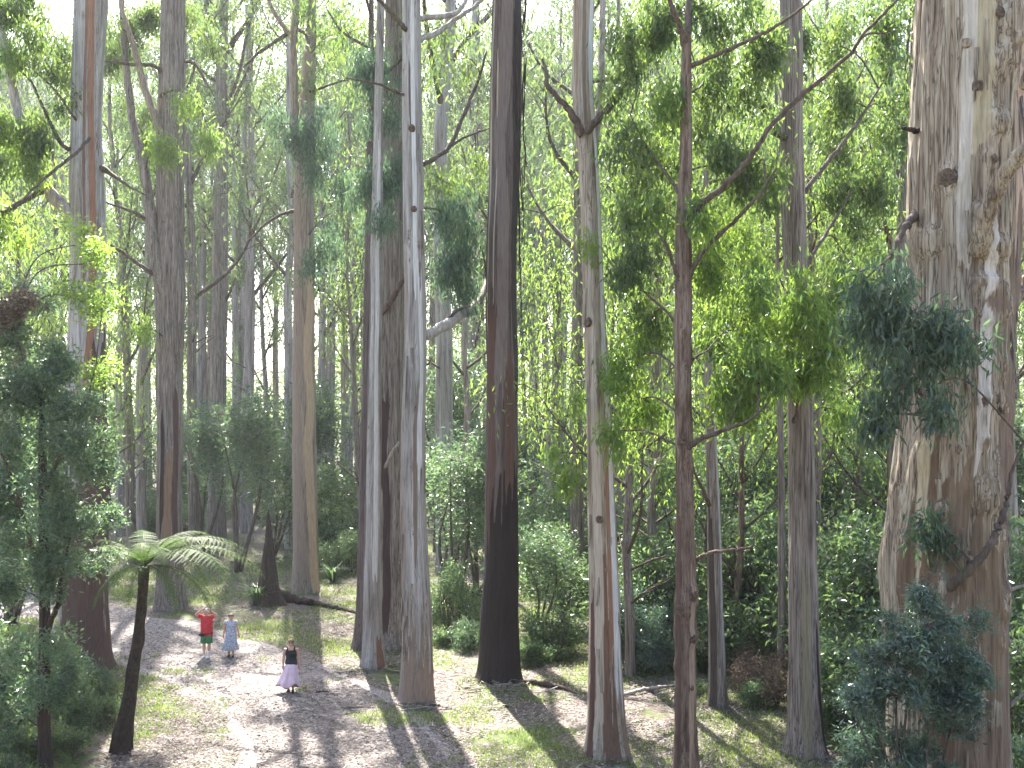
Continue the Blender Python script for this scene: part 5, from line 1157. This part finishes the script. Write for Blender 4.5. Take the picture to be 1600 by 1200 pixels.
# woman in dress
w2, hh = person('older woman in a blue and white patterned dress beside the man in red', 361, 1033, 67, math.radians(4))
s = hh / 1.55; w2.scale = (s, s, s)
mb = MB(); V, F, T = loft([(0, 0, .78, .17, .13), (0, 0, .92, .165, .125), (0, 0, 1.04, .15, .115), (0, 0, 1.17, .16, .12), (0, 0, 1.27, .16, .10), (0, 0, 1.32, .11, .07), (0, 0, 1.345, .055, .05)]); mb.add(V, F, T)
mb.tube([[0, .01, 1.30], [0, 0, 1.40]], [.052, .05], 10); head(mb, (0, -.012, 1.45))
arm(mb, (-.16, 0, 1.28), (-.215, .02, 1.04), (-.25, -.04, .82), (-.26, -.06, .66)); arm(mb, (.16, 0, 1.28), (.225, .02, 1.04), (.285, -.03, .84), (.30, -.05, .68))
la, lt = [(-.075, .03, .085), (.08, -.05, .085)], [(-.08, -.12, .035), (.09, -.19, .035)]
legs(mb, [(-.085, 0, .82), (.085, 0, .82)], [(-.08, 0, .46), (.085, -.05, .46)], la, lt); o = mb.build('body', M['skin'], w2); remesh(o, .009)
mb = MB(); V, F, T = loft([(-.03, .02, .26, .28, .21, .11), (-.03, .02, .27, .285, .215, .11), (-.02, 0, .45, .24, .19, .08), (0, 0, .7, .205, .165, .02), (0, 0, .9, .19, .15), (0, 0, 1.05, .172, .135), (0, -.005, 1.17, .182, .142), (0, 0, 1.27, .175, .118), (0, 0, 1.31, .13, .09)], 44, nf=9); mb.add(V, F, T)
for q in (-1, 1): mb.tube([[q * .13, 0, 1.28], [q * .175, 0, 1.25], [q * .20, .01, 1.17]], [.07, .072, .07], 12)
mb.build('dress', M['dress'], w2)
mb = MB(); mb.ell((0, .012, 1.488), (.094, .108, .10), 16, 10); mb.ell((0, .03, 1.43), (.092, .085, .085), 14, 8); mb.tube([[-.08, -.05, 1.505], [-.045, -.095, 1.525], [.045, -.095, 1.525], [.08, -.05, 1.505]], [.03] * 4, 8); o = mb.build('hair', M['hair_grey'], w2); remesh(o, .012)
face(w2, (0, -.012, 1.45)); shoes(w2, la, lt, M['shoe'])

# ------------------------------------------------------------------ labels that place each look-alike between its neighbours
LM = [(-900, 'left frame edge'), (131, 'red-streaked gum'), (265, 'furrowed gum'), (340, 'slim straight gum'), (476, 'tan gum'), (583, 'silvery gum'), (646, 'strip-barked gum'), (784, 'charred gum'), (938, 'forked gum'), (1070, 'knotty gum'), (1252, 'stringy gum'), (1490, 'giant'), (2600, 'right frame edge')]
ORD = ['first', 'second', 'third', 'fourth', 'fifth', 'sixth', 'seventh', 'eighth', 'ninth', 'tenth', 'eleventh', 'twelfth', 'thirteenth', 'fourteenth', 'fifteenth', 'sixteenth', 'seventeenth', 'eighteenth', 'nineteenth', 'twentieth'] + ['twenty-' + q for q in ('first', 'second', 'third', 'fourth', 'fifth', 'sixth', 'seventh', 'eighth', 'ninth')]
bins = {}
for o, x, look, y in auto:
    k = max(q for q in range(len(LM) - 1) if LM[q][0] <= x)
    if look == 'far': look = 'faint farthest gum trunk' if y > 135 else 'far gum trunk' if y > 100 else 'mid-distance gum trunk'
    elif y > 95: look = 'far-off ' + look
    elif y > 55: look = 'mid-distance ' + look
    bins.setdefault((k, look), []).append((x, o))
for (k, look), lst in bins.items():
    for q, (x, o) in enumerate(sorted(lst, key=lambda e: e[0])):
        o['label'] = f'{look}, {ORD[q]} from the left between {LM[k][1]} and {LM[k + 1][1]}' if len(lst) > 1 else f'{look}, the only one between {LM[k][1]} and {LM[k + 1][1]}'

# ------------------------------------------------------------------ the hazy air
if HAZE:
    m, t, out = nt('haze')
    pv = N(t, 'ShaderNodeVolumePrincipled', Density=HAZE, Anisotropy=.35); pv.inputs['Color'].default_value = (.93, .96, 1, 1)
    t.links.new(pv.outputs[0], out.inputs['Volume'])
    mb = MB(); x0, x1, y0, y1, z0, z1 = -950, 950, -70, 2050, -3, 78
    mb.add([[x0, y0, z0], [x1, y0, z0], [x1, y1, z0], [x0, y1, z0], [x0, y0, z1], [x1, y0, z1], [x1, y1, z1], [x0, y1, z1]], [[0, 3, 2, 1], [4, 5, 6, 7], [0, 1, 5, 4], [1, 2, 6, 5], [2, 3, 7, 6], [3, 0, 4, 7]])
    tag(mb.build('haze', m, smooth=False), 'thin sunlit haze hanging through the whole forest', 'haze', kind='stuff')
